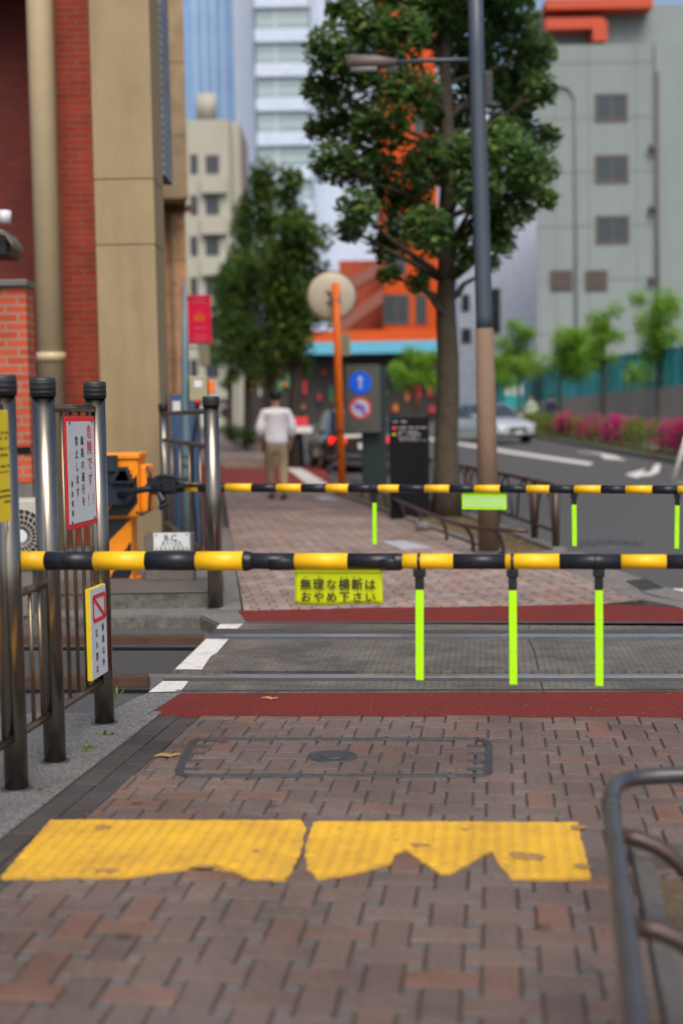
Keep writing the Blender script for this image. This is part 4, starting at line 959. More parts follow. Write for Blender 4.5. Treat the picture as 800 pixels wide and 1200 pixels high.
# red banner on its pole
Yn = 22.
bt = thing('banner', 'crimson vertical banner fixed to a thin grey pole by the peach building', 'banner', (X(217, Yn), Yn, 0))
mb = MB(); mb.cyl((V(217, 540, Yn).x, Yn, 0), V(216, 335, Yn), .028, n=12); mb.cyl(V(216, 350, Yn), V(246, 350, Yn), .012, n=8); mb.cyl(V(216, 402, Yn), V(246, 402, Yn), .012, n=8); mb.build('pole', 'polegrey', bt)
mb = MB(); p, q = V(220, 346, Yn), V(248, 403, Yn); mb.box((p.x, Yn-.006, q.z), (q.x, Yn+.006, p.z)); fb_ = mb.build('flag', 'banner', bt)
mb = MB(); wdn, htn = q.x-p.x, p.z-q.z
for v in (.06, .13, .66, .82, .9):
    mb.box((p.x+wdn*.22, Yn-.010, p.z-htn*v-.012), (p.x+wdn*.78, Yn-.007, p.z-htn*v))
mb.build('printing', 'bannerpale', bt)
mb = MB(); c = Vector(((p.x+q.x)/2, Yn-.008, p.z-htn*.42))
mb.plate([c+Vector((-.09, 0, -.09)), c+Vector((.09, 0, -.09)), c+Vector((.07, 0, .02)), c+Vector((.02, 0, .0)), c+Vector((0, 0, .1)), c+Vector((-.03, 0, .0)), c+Vector((-.08, 0, .04))], .003); mb.build('emblem', 'fluo', bt)
mb = MB(); mb.box((V(234, 420, Yn).x, Yn-.05, V(240, 429, Yn).z), (V(246, 420, Yn).x, Yn+.05, V(240, 406, Yn).z)); mb.build('lamp_box', 'ctrl', bt, bevel=.01)
mb = MB(); mb.cyl(V(216, 408, Yn), V(240, 408, Yn), .012, n=8); mb.build('arm', 'polegrey', bt)

# ================================================================== LEFT BUILDING
YB = 15.
lb = thing('brick_building', 'red brick building with tan concrete pillar at the left', 'building', (X(60, YB), YB, 0))
H = 13.
mb = MB(); mb.box((X(60, YB), YB, 0), (V(125, 300, YB).x, YB+3, H)); mb.build('brick_wall', 'redbrick', lb)
mb = MB(); mb.box((-9, YB+1.2, 0), (X(60, YB)-.002, YB+8, H)); mb.build('recessed_wall', 'shadebrick', lb)
mb = MB(); mb.box((-9, YB+.25, V(20, 60, YB).z+1.0), (X(60, YB)-.003, YB+1.2, H)); mb.build('soffit', 'shadebrick', lb)
YP = 14.2
xl_, xr_ = V(117, 440, YP).x, V(186, 440, YP).x
mb = MB(); zj = [0, V(150, 659, YP).z, V(150, 597, YP).z, V(150, 287, YP).z, V(150, 210, YP).z, H]
for a, b in zip(zj, zj[1:]): mb.box((xl_, YP, max(a, 0)+.006), (xr_, YP+.79, b-.006))
mb.box((xl_+.01, YP+.012, 0), (xr_-.01, YP+.78, H-.01))
mb.build('pillar', 'tan', lb, bevel=.006)
mb = MB(); Yd = 14.55; pc = X(60, Yd)
mb.cyl((V(66, 600, Yd).x, Yd, 0), (V(66, 600, Yd).x, Yd, H), .14, n=28)
for zz in (V(60, 419, Yd).z, V(60, 419, Yd).z+4): mb.cyl((V(66, 600, Yd).x, Yd, zz-.05), (V(66, 600, Yd).x, Yd, zz+.05), .152, n=28)
mb.build('drainpipe', 'cream', lb)
mb = MB(); mb.box((V(150, 100, YP+1.6).x, YP+1.6, V(180, 205, YP+1.6).z), (V(191, 100, YP+1.6).x, YP+2.3, H)); mb.build('louvre', 'louvre', lb)
# low brick wall, canopy, air conditioner
Yw = 12.1
lw = thing('brick_wall', 'low bright red brick wall with grey coping behind the near fence', 'wall', (X(0, Yw), Yw, 0))
mb = MB(); mb.box((-5, Yw, V(0, 566, Yw).z), (V(34, 450, Yw).x, Yw+.3, V(10, 335, Yw).z)); mb.build('brickwork', 'brightbrick', lw)
mb = MB(); mb.box((-5, Yw-.02, 0), (V(35, 450, Yw).x, Yw+.3, V(0, 567, Yw).z)); mb.build('plinth', 'kerb', lw)
mb = MB(); mb.box((-5, Yw-.05, V(10, 336, Yw).z), (V(37, 450, Yw).x, Yw+.32, V(10, 328, Yw).z)); mb.build('coping', 'signgrey', lw, bevel=.01)
mb = MB(); zc_ = V(5, 528, Yw).z; mb.box((-5, Yw-.012, zc_-.03), (V(34, 450, Yw).x, Yw-.001, zc_+.03)); mb.build('band', 'panelblack', lw)
mb = MB(); Yl = 12.6
pth = [V(-40, 270, Yl), V(0, 270, Yl), V(14, 275, Yl), V(23, 288, Yl)]
for a, b in zip(pth, pth[1:]): mb.hexa([a+Vector((0, -.25, -.05)), b+Vector((0, -.25, -.05)), b+Vector((0, .15, -.05)), a+Vector((0, .15, -.05)), a+Vector((0, -.25, 0)), b+Vector((0, -.25, 0)), b+Vector((0, .15, 0)), a+Vector((0, .15, 0))])
t = thing('canopy', 'small grey curved canopy on the recessed brick wall above the low wall', 'canopy', V(0, 275, Yl)); mb.build('hood', 'signgrey', t, bevel=.01)
mb = MB(); mb.box((V(-20, 290, Yl).x, Yl-.1, V(0, 300, Yl).z), (V(12, 290, Yl).x, Yl+.4, V(0, 282, Yl).z)); mb.build('housing', 'black', t, bevel=.01)
mb = MB(); mb.cyl(V(6, 247, Yl+.9), V(6, 262, Yl+.9), .06, n=14); mb.build('lamp', 'signwhite', t)
Ya = 9.6
ac = thing('air_conditioner', 'aged white outdoor air conditioner unit behind the near fence', 'air conditioner', (V(20, 660, Ya).x, Ya, 0))
ax0, ax1 = V(-40, 620, Ya).x, V(44, 620, Ya).x; az0, az1 = V(20, 668, Ya).z, V(20, 586, Ya).z
mb = MB(); mb.box((ax0, Ya, az0), (ax1, Ya+.3, az1)); mb.build('casing', 'acwhite', ac, bevel=.012)
fc = V(33-8, 628, Ya-.004); fr_ = .19
mb = MB(); mb.cyl(fc, fc+Vector((0, .003, 0)), fr_, n=36); mb.build('fan_opening', 'acdark', ac)
mb = MB()
for k in range(5): mb.tube([fc+Vector((math.cos(a*math.pi/12)*fr_*(k+1)/5, -.012, math.sin(a*math.pi/12)*fr_*(k+1)/5)) for a in range(24)], .003, 6, closed=True)
for k in range(24): a = k*math.pi/12; mb.tube([fc+Vector((math.cos(a)*.04, -.012, math.sin(a)*.04)), fc+Vector((math.cos(a+.35)*fr_, -.012, math.sin(a+.35)*fr_))], .0028, 6)
mb.build('grille', 'acwhite', ac)
mb = MB(); mb.cyl(fc+Vector((0, -.016, 0)), fc+Vector((0, -.005, 0)), .045, n=20); mb.build('hub', 'signwhite', ac)
for x_ in (ax0+.05, ax1-.13): mb = MB(); mb.box((x_, Ya+.02, 0), (x_+.08, Ya+.28, az0)); mb.build('foot', 'kerb', ac)

# peach building beyond
Yg = 26.
pbg = thing('peach_building', 'peach tiled building with beige overhanging upper storeys behind the tan pillar', 'building', (X(200, Yg), Yg, 0))
x_ = V(221, 400, Yg).x; mb = MB(); mb.prism([(-9, Yg), (x_, Yg), (x_-2.4, Yg+14), (-12, Yg+14)], 0, V(200, 236, Yg).z); mb.build('wall', 'peach', pbg)
x_ = V(217, 100, Yg-.8).x; mb = MB(); mb.prism([(-9, Yg-.8), (x_, Yg-.8), (x_-2.5, Yg+14.2), (-12, Yg+14.2)], V(200, 240, Yg).z, 24); mb.build('upper_storeys', 'beigebox', pbg)
mb = MB(); mb.box((V(202, 300, Yg).x, Yg-.12, 0), (V(205, 300, Yg).x, Yg, V(200, 250, Yg).z)); mb.build('corner_trim', 'beigebox', pbg)
mb = MB(); mb.box((V(186, 242, Yg).x, Yg-.06, V(200, 249, Yg).z), (V(223, 242, Yg).x+.02, Yg-.002, V(200, 241, Yg).z)); mb.build('band', 'rustpost', pbg)

# ================================================================== FAR BUILDINGS
def window_grid(parent, rects, Y, frame='winframe', glass='winglass', sill=False, mull=1):
    for (x0, y0, x1, y1) in rects:
        a, b = V(x0, y0, Y), V(x1, y1, Y); fw = (b.x-a.x)*.07
        mb = MB()
        mb.box((a.x, Y-.08, b.z), (a.x+fw, Y-.003, a.z)); mb.box((b.x-fw, Y-.08, b.z), (b.x, Y-.003, a.z))
        mb.box((a.x+fw, Y-.08, a.z-fw), (b.x-fw, Y-.003, a.z)); mb.box((a.x+fw, Y-.08, b.z), (b.x-fw, Y-.003, b.z+fw))
        for m_ in range(mull): xm = a.x+(b.x-a.x)*(m_+1)/(mull+1); mb.box((xm-fw*.35, Y-.07, b.z+fw), (xm+fw*.35, Y-.003, a.z-fw))
        f = mb.build('window', frame, parent)
        mb = MB(); mb.box((a.x+fw, Y-.03, b.z+fw), (b.x-fw, Y-.002, a.z-fw)); mb.build('pane', glass, f)
# off-white office block
Y1 = 95.
ob = thing('office_block', 'off-white office block with rows of small dark windows and round rooftop tank', 'building', (V(248, 400, Y1).x, Y1, 0))
mb = MB(); mb.box((V(180, 300, Y1).x, Y1, 0), (V(268, 150, Y1).x, Y1+10, V(245, 140, Y1).z)); mb.box((V(268, 150, Y1).x, Y1+1.5, 0), (V(279, 150, Y1).x, Y1+10, V(245, 138, Y1).z)); mb.build('wall', 'offwhite', ob)
mb = MB(); mb.cyl(V(242, 140, Y1+3), V(242, 112, Y1+3), .72, n=20); mb.build('water_tank', 'offwhite', ob)
rc = []
for k in range(8):
    y0 = 181+k*48; rc += [(223, y0, 232, y0+22), (241, y0+1, 257, y0+22)]
window_grid(ob, rc, Y1)
for k in range(8): mb = MB(); a = V(236, 181+k*48+26, Y1); b = V(266, 181+k*48+46, Y1); mb.box((a.x, Y1-.5, b.z), (b.x, Y1-.002, a.z)); mb.build('balcony', 'offwhite', ob)
# towers
def glass_mat(name, c1, c2, fr, w_, h_, rough=.18):
    m = brick_mat(name, c1, c2, fr, w_, h_, msize=.10, rough=rough); b = m.node_tree.nodes['Principled BSDF']
    for n in m.node_tree.nodes:
        if n.type == 'TEX_BRICK': n.offset = 0
    return m
GL1 = glass_mat('blue_curtain_wall', (.16, .33, .62), (.20, .38, .66), (.24, .40, .60), 3, 3.8)
GL2 = glass_mat('pale_curtain_wall', (.30, .40, .44), (.24, .34, .38), (.50, .54, .55), 12, 4)
Yt = 190.
tw = thing('glass_tower', 'tall blue glass tower rising behind the off-white office block', 'tower', (V(255, 400, Yt).x, Yt, 0))
mb = MB(); mb.box((V(150, 100, Yt).x, Yt, 0), (V(273, 60, Yt).x, Yt+30, 80)); mb.build('curtain_wall', GL1, tw)
mb = MB()
for x_ in (229, 240, 251, 262): mb.box((V(x_, 60, Yt).x-.12, Yt-.25, 0), (V(x_, 60, Yt).x+.12, Yt-.002, 80))
mb.build('mullions', 'bluebld', tw)
mb = MB(); mb.box((V(274, 60, Yt).x, Yt-1, 0), (V(298, 60, Yt).x, Yt+30, 80)); mb.build('edge_fin', 'bluebld', tw)
Yu = 165.
tw = thing('glass_tower', 'tall pale green banded office tower right of the blue glass tower', 'tower', (V(330, 400, Yu).x, Yu, 0))
mb = MB(); mb.box((V(300, 60, Yu).x, Yu, 0), (V(362, 60, Yu).x, Yu+25, 75)); mb.build('curtain_wall', GL2, tw)
mb = MB()
for k in range(19):
    zz = k*4+1.5; mb.box((V(300, 60, Yu).x-.1, Yu-.4, zz), (V(362, 60, Yu).x+.1, Yu-.003, zz+1.5))
mb.build('spandrels', 'bluebld', tw)
mb = MB(); mb.box((V(362, 60, Yu).x+.11, Yu+4, 0), (V(460, 60, Yu).x, Yu+25, 62)); mb.build('side_wing', 'bluebld', tw)
# orange building
Yo = 105.
og = thing('orange_building', 'orange building with dusty pink exterior stairs behind the big tree', 'building', (V(470, 400, Yo).x, Yo, 0))
mb = MB(); mb.box((V(446, 200, Yo).x, Yo, 0), (V(512, 200, Yo).x, Yo+12, 40)); mb.build('wall', 'orangewall', og)
mb = MB(); mb.box((V(395, 200, Yo).x, Yo+3, 0), (V(446, 200, Yo).x-.01, Yo+12, V(420, 300, Yo).z)); mb.build('side_wing', mat('rust_red_wing', (.34, .055, .022), .7), og)
mb = MB()
for (a, b) in (((398, 384), (448, 346)), ((398, 340), (448, 312))):
    p, q = V(*a, Yo-2), V(*b, Yo-2)
    mb.hexa([p+Vector((0, 0, -.5)), q+Vector((0, 0, -.5)), q+Vector((0, 1.6, -.5)), p+Vector((0, 1.6, -.5)), p+Vector((0, 0, .5)), q+Vector((0, 0, .5)), q+Vector((0, 1.6, .5)), p+Vector((0, 1.6, .5))])
mb.build('stairs', 'pink_stair', og)
window_grid(og, [(448, 345, 480, 380), (486, 345, 500, 380), (450, 296, 476, 322), (484, 262, 502, 290), (452, 250, 475, 275), (484, 200, 504, 225), (484, 130, 504, 155), (452, 60, 476, 90)], Yo)
# storefront row under blue awning
Ys = 96.
sf = thing('shop_row', 'row of shops under a long sky blue awning at the end of the street', 'shops', (V(430, 470, Ys).x, Ys, 0))
z0_ = gz(Ys)
mb = MB(); mb.box((V(225, 450, Ys).x, Ys+2, 0), (V(540, 450, Ys).x, Ys+6, V(430, 405, Ys).z)); mb.build('wall', mat('dark_shop_fronts', (.028, .024, .024), .6), sf)
mb = MB(); a, b = V(352, 402, Ys), V(514, 413, Ys); mb.box((a.x, Ys-.6, b.z), (b.x, Ys+1.99, a.z)); mb.build('awning', 'awning', sf)
mb = MB(); a, b = V(352, 388, Ys), V(514, 402, Ys); mb.box((a.x, Ys+.4, b.z+.01), (b.x, Ys+2.5, a.z)); mb.build('fascia', 'orangewall', sf)
rs = random.Random(3)
sfm = {'redp': mat('red_shop_panel', (.55, .03, .03), .6), 'yelp': mat('yellow_shop_panel', (.7, .45, .05), .6), 'grnp': mat('green_shop_panel', (.05, .3, .1), .6), 'whp': mat('white_shop_panel', (.6, .6, .58), .6), 'orp': mat('orange_shop_panel', (.75, .22, .03), .6), 'dkp': mat('dark_shop_opening', (.03, .03, .035), .5)}
xpx = 240
for _ in range(46):
    px_, py_ = rs.uniform(240, 525), rs.uniform(428, 482); a, b = V(px_, py_, Ys+1.5), V(px_+rs.uniform(2, 6), py_+rs.uniform(3, 9), Ys+1.5); mb = MB(); mb.box((a.x, Ys+1.55, b.z), (b.x, Ys+1.70, a.z)); mb.build('shop_sign', sfm[rs.choice(list(sfm))], sf)
while xpx < 530:
    wv = rs.randint(4, 11); k = rs.choice(list(sfm)); h1 = rs.uniform(436, 462); a, b = V(xpx, h1, Ys+1.8), V(xpx+wv, h1+rs.uniform(8, 22), Ys+1.8)
    mb = MB(); mb.box((a.x, Ys+1.75, b.z), (b.x-.1, Ys+1.99, a.z)); mb.build('shop_front', sfm[k], sf); xpx += wv+rs.randint(1, 9)
# pale blue building
Yv = 125.
vb = thing('pale_blue_building', 'pale blue tiled building between the big tree and the grey building', 'building', (V(600, 400, Yv).x, Yv, 0))
mb = MB(); mb.box((V(535, 300, Yv).x, Yv, 0), (V(640, 300, Yv).x, Yv+20, V(600, 100, Yv).z)); mb.build('wall', 'bluebld', vb)
window_grid(vb, [(572, 338, 586, 362), (572, 362, 586, 390), (540, 345, 550, 365), (572, 90+60, 580, 170), (540, 385, 552, 402)], Yv)
# grey-green building
Yk = 92.
gb = thing('grey_building', 'large grey-green windowed building with orange-red rooftop steelwork', 'building', (V(720, 400, Yk).x, Yk, 0))
tz = V(700, 52, Yk).z
x_ = V(628, 300, Yk).x; mb = MB(); mb.prism([(x_, Yk), (V(766, 300, Yk).x, Yk), (V(766, 300, Yk).x, Yk+25), (x_*(Yk+25)/Yk+.5, Yk+25)], 0, tz); mb.box((V(766, 300, Yk).x+.003, Yk-.25, 0), (V(900, 300, Yk).x, Yk+25, tz)); mb.build('wall', 'greybld', gb)
mb = MB(); mb.box((V(640, 30, Yk).x, Yk+2, tz), (V(900, 30, Yk).x, Yk+20, V(700, 6, Yk).z+.5)); mb.build('penthouse', 'greybld', gb)
mb = MB(); mb.box((V(640, 10, Yk).x, Yk+.4, V(700, 31, Yk).z), (V(708, 10, Yk).x, Yk+1.9, V(700, 18, Yk).z)); mb.box((V(640, 10, Yk).x, Yk+.3, V(700, 8, Yk).z), (V(766, 10, Yk).x, Yk+1.9, V(700, -4, Yk).z)); mb.box((V(695, 10, Yk).x, Yk+.35, V(700, 46, Yk).z), (V(712, 10, Yk).x, Yk+1.9, V(700, 22, Yk).z-.02))
mb.build('roof_steelwork', 'redsteel', gb)
window_grid(gb, [(696, 110, 735, 142), (696, 182, 736, 214), (697, 253, 737, 285)], Yk, mull=1)
for (x0, y0, x1, y1) in ((644, 317, 670, 340), (685, 317, 711, 340)):
    mb = MB(); a, b = V(x0, y0, Yk), V(x1, y1, Yk); mb.box((a.x, Yk-.1, b.z), (b.x, Yk-.003, a.z))
    for k in range(6): zz = b.z+(a.z-b.z)*(k+.5)/6; mb.box((a.x+.05, Yk-.16, zz-.03), (b.x-.05, Yk-.1, zz+.03))
    mb.build('vent', 'winframe', gb)
mb = MB()
for k in range(9): zz = tz-1.2-k*3.55; mb.box((V(628, 300, Yk).x+.1, Yk-.02, zz), (V(765, 300, Yk).x, Yk-.001, zz+.07))
for px_ in (650, 689, 745): x_ = V(px_, 300, Yk).x; mb.box((x_, Yk-.025, 1), (x_+.06, Yk-.001, tz-.1))
mb.build('panel_joint', mat('joint_grey', (.17, .195, .195), .8), gb)
mb = MB(); xs_ = V(674, 300, Yk).x
mb.tube([(xs_, Yk-.12, 2), (xs_, Yk-.12, V(674, 115, Yk).z), (xs_-.5, Yk-.12, V(674, 102, Yk).z), (xs_-2, Yk-.12, V(674, 98, Yk).z)], .09, 8); mb.build('drainpipe', 'greybld', gb)
mb = MB(); xs_ = V(767, 300, Yk).x; mb.cyl((xs_+.1, Yk-.35, 2), (xs_+.1, Yk-.35, V(767, 85, Yk).z), .09, n=8)
for yy in (173, 244, 327): c = V(763, yy, Yk-.4); mb.ball(c, .25)
mb.build('drainpipe', 'winframe', gb)
# retaining wall and teal sheet fence
wp = []
for (px, top, Yy) in ((830, 448, 46), (700, 462, 68), (596, 474, 104)): q = V(px, top, Yy); wp.append(q)
rw = thing('retaining_wall', 'long grey-brown retaining wall behind the azalea hedge', 'wall', (wp[0].x, wp[0].y, gz(wp[0].y)))
mb = MB()
for a, b in zip(wp, wp[1:]): mb.hexa([(a.x, a.y, 0), (a.x+1, a.y+.3, 0), (b.x+1, b.y+.3, 0), (b.x, b.y, 0), (a.x, a.y, a.z), (a.x+1, a.y+.3, a.z), (b.x+1, b.y+.3, b.z), (b.x, b.y, b.z)])
mb.build('masonry', 'stonewall', rw)
tf = thing('site_fence', 'teal corrugated sheet fence on top of the retaining wall', 'fence', (wp[0].x, wp[0].y, wp[0].z))
mb = MB(); tops = [V(830, 400, 46.2).z, V(700, 418, 68.2).z, V(596, 436, 104.2).z]
for s in range(2):
    a, b = wp[s], wp[s+1]; n = int((b-a).length/.9)
    for k in range(n):
        p, q = a.lerp(b, k/n), a.lerp(b, (k+.98)/n); ta = tops[s]+(tops[s+1]-tops[s])*k/n; off = .06*(k % 2)
        mb.hexa([(p.x+.2+off, p.y, p.z), (p.x+.26+off, p.y+.02, p.z), (q.x+.26+off, q.y+.02, q.z), (q.x+.2+off, q.y, q.z), (p.x+.2+off, p.y, ta), (p.x+.26+off, p.y+.02, ta), (q.x+.26+off, q.y+.02, ta), (q.x+.2+off, q.y, ta)])
mb.build('sheeting', 'teal', tf)
mb = MB()
for s in range(2):
    a, b = wp[s], wp[s+1]; mb.tube([(a.x+.15, a.y, tops[s]-.15), (b.x+.15, b.y, tops[s+1]-.15)], .035, 8)
mb.build('top_rail', 'polegrey', tf)
# small kiosk at the end of the retaining wall
Yz = 88.
kk = thing('kiosk', 'small kiosk with dark flat roof left of the teal fence', 'kiosk', (V(605, 450, Yz).x, Yz, gz(Yz)))
a, b = V(586, 434, Yz), V(612, 475, Yz); mb = MB(); mb.box((a.x, Yz, gz(Yz)), (b.x, Yz+3, a.z)); mb.build('body', 'teal', kk)
mb = MB(); mb.box((a.x-.5, Yz-.8, a.z), (V(632, 434, Yz).x, Yz+3.2, a.z+.45)); mb.build('roof', 'rustpost', kk)
mb = MB()
for k in range(3): p = V(590+k*8, 452, Yz); mb.box((p.x, Yz-.05, p.z-.6), (p.x+.34, Yz-.003, p.z))
mb.build('poster', 'signwhite', kk)

# ================================================================== TREES AND PLANTS
def leaves(mb, clumps, n, size, rnd, flat=.5):
    for c, r in clumps:
        for _ in range(int(n*(r**2))):
            d = Vector((rnd.gauss(0, 1), rnd.gauss(0, 1), rnd.gauss(0, .8))).normalized()*r*(rnd.random()**.45)
            p = Vector(c)+d; s = size*rnd.uniform(.6, 1.3)
            a = Vector((rnd.uniform(-1, 1), rnd.uniform(-1, 1), rnd.uniform(-flat, flat))).normalized(); b = a.cross(Vector((rnd.uniform(-.6, .6), rnd.uniform(-.6, .6), 1))).normalized()
            mb.face([p-a*s, p+b*s*.42, p+a*s, p-b*s*.42])
def limb(mb, a, b, r0, r1, rnd, wob=.12, n=5, seg=8):
    pts = [Vector(a).lerp(Vector(b), i/n)+(Vector((rnd.uniform(-1, 1), rnd.uniform(-1, 1), rnd.uniform(-.4, .4)))*wob*(Vector(b)-Vector(a)).length*.3 if 0 < i < n else Vector()) for i in range(n+1)]
    mb.tube(pts, [r0+(r1-r0)*i/n for i in range(n+1)], seg); return pts
def tree(name, label, base, trunk_pts, trunk_r, clumps, nleaf, lsize, lm, bm_='bark', seed=1, group=None, root=.03):
    rnd = random.Random(seed); t = thing(name, label, 'tree', base, group)
    mb = MB(); pts = [Vector(p) for p in trunk_pts]; sub = []
    for a, b in zip(pts, pts[1:]):
        for i in range(4): sub.append(a.lerp(b, i/4)+Vector((rnd.uniform(-1, 1), rnd.uniform(-1, 1), 0))*trunk_r*.1)
    sub.append(pts[-1]); N_ = len(sub)
    rr_ = [trunk_r*(1-.75*(i/(N_-1))**1.1) for i in range(N_)]; rr_[0] *= 1.35; rr_[1] *= 1.06
    sub[0] = sub[0]-Vector((0, 0, root))
    mb.tube(sub, rr_, 16)
    mb.build('trunk', bm_, t)
    mb = MB()
    for c, r in clumps:
        c = Vector(c); k = min(range(N_), key=lambda i: (sub[i]-c).length+max(0, sub[i].z-c.z+.4*(c-sub[i]).to_2d().length)*3)
        k = max(k, N_//4)
        mid = limb(mb, sub[k], c, max(.012, rr_[k]*.42), .012, rnd)
        for _ in range(3):
            e = c+Vector((rnd.uniform(-1, 1), rnd.uniform(-1, 1), rnd.uniform(-.5, .8)))*r*.8; limb(mb, mid[3], e, .014, .004, rnd, n=3, seg=5)
    mb.build('branches', bm_, t)
    mb = MB(); leaves(mb, clumps, nleaf, lsize, rnd); mb.build('crown', lm, t, recalc=False)
    return t
# the big tree in the planter
Yt_ = 18.2; tb = G(523, 606)
Yt_ = tb.y
rnd = random.Random(11)
cl = []
spec = [(392, 60, 36), (378, 105, 26), (400, 140, 32), (390, 190, 30), (425, 90, 30), (430, 200, 36), (420, 245, 26), (445, 150, 34), (470, 230, 36), (455, 285, 26), (480, 110, 38), (500, 190, 34), (500, 270, 32), (530, 140, 36), (545, 60, 40), (560, 220, 34), (590, 30, 42), (600, 95, 36), (625, 60, 28), (630, 105, 24), (590, 165, 30), (605, 190, 34), (630, 200, 26), (640, 232, 15), (600, 245, 28), (585, 285, 20), (470, 40, 34), (430, 25, 30), (510, 10, 36), (560, -30, 40), (460, -30, 40), (600, -50, 36), (500, -90, 46), (400, 10, 20), (455, 320, 15), (490, 330, 15), (372, 150, 16), (574, 310, 12), (600, 140, 30), (565, 100, 32), (572, 262, 26), (612, 222, 26), (548, 295, 20), (550, 180, 30), (640, 160, 18), (410, 270, 18), (445, 45, 26)]
for px, py, rp in spec:
    yy = Yt_+rnd.uniform(-1.3, 1.3); cl.append((V(px, py, yy), rp*1.0*yy/FPX))
for k in range(14):
    a = rnd.uniform(0, 6.28); cl.append((Vector((tb.x+math.cos(a)*rnd.uniform(.4, 1.2), Yt_+math.sin(a)*1.2, rnd.uniform(6.8, 8.5))), .45))
tree('street_tree', 'big broad leaved tree with mossy trunk growing in the planter strip', tb, [tb, V(524, 420, Yt_), V(522, 330, Yt_), V(524, 180, Yt_), V(520, 20, Yt_), V(515, -120, Yt_)], .165, cl, 5200, .075, 'leaf_big', 'bark', 4)
# the row beyond the driveway
def row_tree(px, py, top, halfpx, bot, r, label, seed, n=16):
    b = G(px, py); rn = random.Random(seed); cls = []
    zt_, zb_ = V(px, top, b.y).z, V(px, bot, b.y).z; hw = halfpx*b.y/FPX
    for i in range(n):
        f = (i+.5)/n; prof = math.sin(math.pi*min(1, f*.9+.14))**.7
        a = rn.uniform(0, 6.28); rad_ = hw*prof*rn.uniform(.1, .75)
        cls.append((Vector((b.x+math.cos(a)*rad_, b.y+math.sin(a)*rad_, zb_+(zt_-zb_)*f)), hw*rn.uniform(.42, .62)*max(.55, prof)))
    tree('street_tree', label, b, [b, V(px, bot+10, b.y), V(px, (top+bot)/2, b.y), V(px-2, top+14, b.y)], r, cls, 1150, .12, 'leaf_row', 'darkbark', seed, 'row of dark street trees beyond the driveway')
row_tree(346, 548, 200, 52, 432, .19, 'nearest dark street tree of the row, behind the counter stand', 21, 22)
row_tree(316, 530, 196, 62, 440, .19, 'second dark street tree of the row, its trunk above the man', 22, 22)
row_tree(290, 522, 240, 44, 448, .17, 'third dark street tree of the row, with low hanging crown', 23, 18)
row_tree(270, 516, 310, 30, 455, .14, 'leftmost and smallest dark street tree of the row', 24, 14)
# spring trees on the far side of the road
def spring(px, Y, top, bot, halfpx, label, seed, lean=0):
    b = Vector((V(px, 480, Y).x, Y, gz(Y))); rn = random.Random(seed); cls = []
    zt_, zb_ = V(px, top, Y).z, V(px, bot, Y).z; hw = halfpx*Y/FPX
    for i in range(16):
        a = rn.uniform(0, 6.28); q = rn.uniform(.2, .95)*hw; f = (i+.4)/16
        cls.append((Vector((b.x+math.cos(a)*q+lean*f, b.y+math.sin(a)*q*.7, zb_+(zt_-zb_)*f)), hw*rn.uniform(.34, .52)))
    tree('young_tree', label, b, [b, V(px, bot+8, Y), Vector((b.x+lean*.6, b.y, (zt_+zb_)/2)), Vector((b.x+lean, b.y, zt_-.3))], .09, cls, 1300, .09, 'leaf_light', 'darkbark', seed, 'young trees along the retaining wall')
spring(608, 74, 378, 440, 26, 'slender young tree with pale leaves behind the white car', 31)
spring(656, 66, 388, 438, 38, 'young tree with wide spreading crown behind the two walkers', 32, .6)
spring(706, 60, 362, 430, 26, 'slim young tree with sparse crown behind the middle of the hedge', 33)
spring(771, 54, 345, 442, 40, 'fullest light green young tree at the right edge', 34)
spring(590, 82, 415, 455, 22, 'small bushy green tree beside the weathered pole', 35)
spring(487, 60, 412, 452, 28, 'low bright green tree above the black information panel', 36)
# azalea hedge
hg = thing('hedge', 'long azalea hedge with magenta and pink blossom along the road', 'hedge', (vA+hs*.6))
mb = MB(); mp_ = MB(); tw_ = MB(); rn = random.Random(9)
L_h = 50
cl = []
for i in range(int(L_h/.35)):
    s = i*.35-3; b = vA+hd*s+hs*.75
    for j in range(3):
        c = Vector((b.x+rn.uniform(-.3, .3), b.y+rn.uniform(-.2, .2), gz(b.y)+.25+j*.24)); cl.append((c, .3))
leaves(mb, cl, 1000, .05, rn)
mb.build('foliage', 'leaf_hedge', hg, recalc=False)
mp_ = MB(); mw = MB()
for c, r in cl:
    v = noise.noise(Vector((c.x*.4, c.y*.35, 7)))
    if v > -.15:
        leaves(mp_ if noise.noise(Vector((c.x, c.y*.5, 1))) < .42 else mw, [(c+Vector((-.08, -.06, .06)), r*1.05)], 1500 if v > .0 else 500, .05, rn)
mp_.build('magenta_blossom', 'petal', hg, recalc=False)
M['petal2'] = leaf_mat('pale_petal', (.8, .3, .5), (.85, .55, .66)); mw.build('pale_blossom', 'petal2', hg, recalc=False)
mb = MB(); cl3 = []
for i in range(160):
    b = vA+hd*(i*.3-3)+hs*rn.uniform(.12, .4); cl3.append((Vector((b.x, b.y, gz(b.y)+.03)), .14))
leaves(mb, cl3, 1500, .05, rn, 2); o = mb.build('verge_grass', 'grass', recalc=False); stuff(o)
mb = MB()
for i in range(24):
    mb = MB(); b = vA+hd*(i*1.6-1)+hs*.25; limb(mb, (b.x, b.y, gz(b.y)), (b.x+.02, b.y, gz(b.y)+.75), .03, .025, rn); mb.build('stake', 'rustpost', hg)
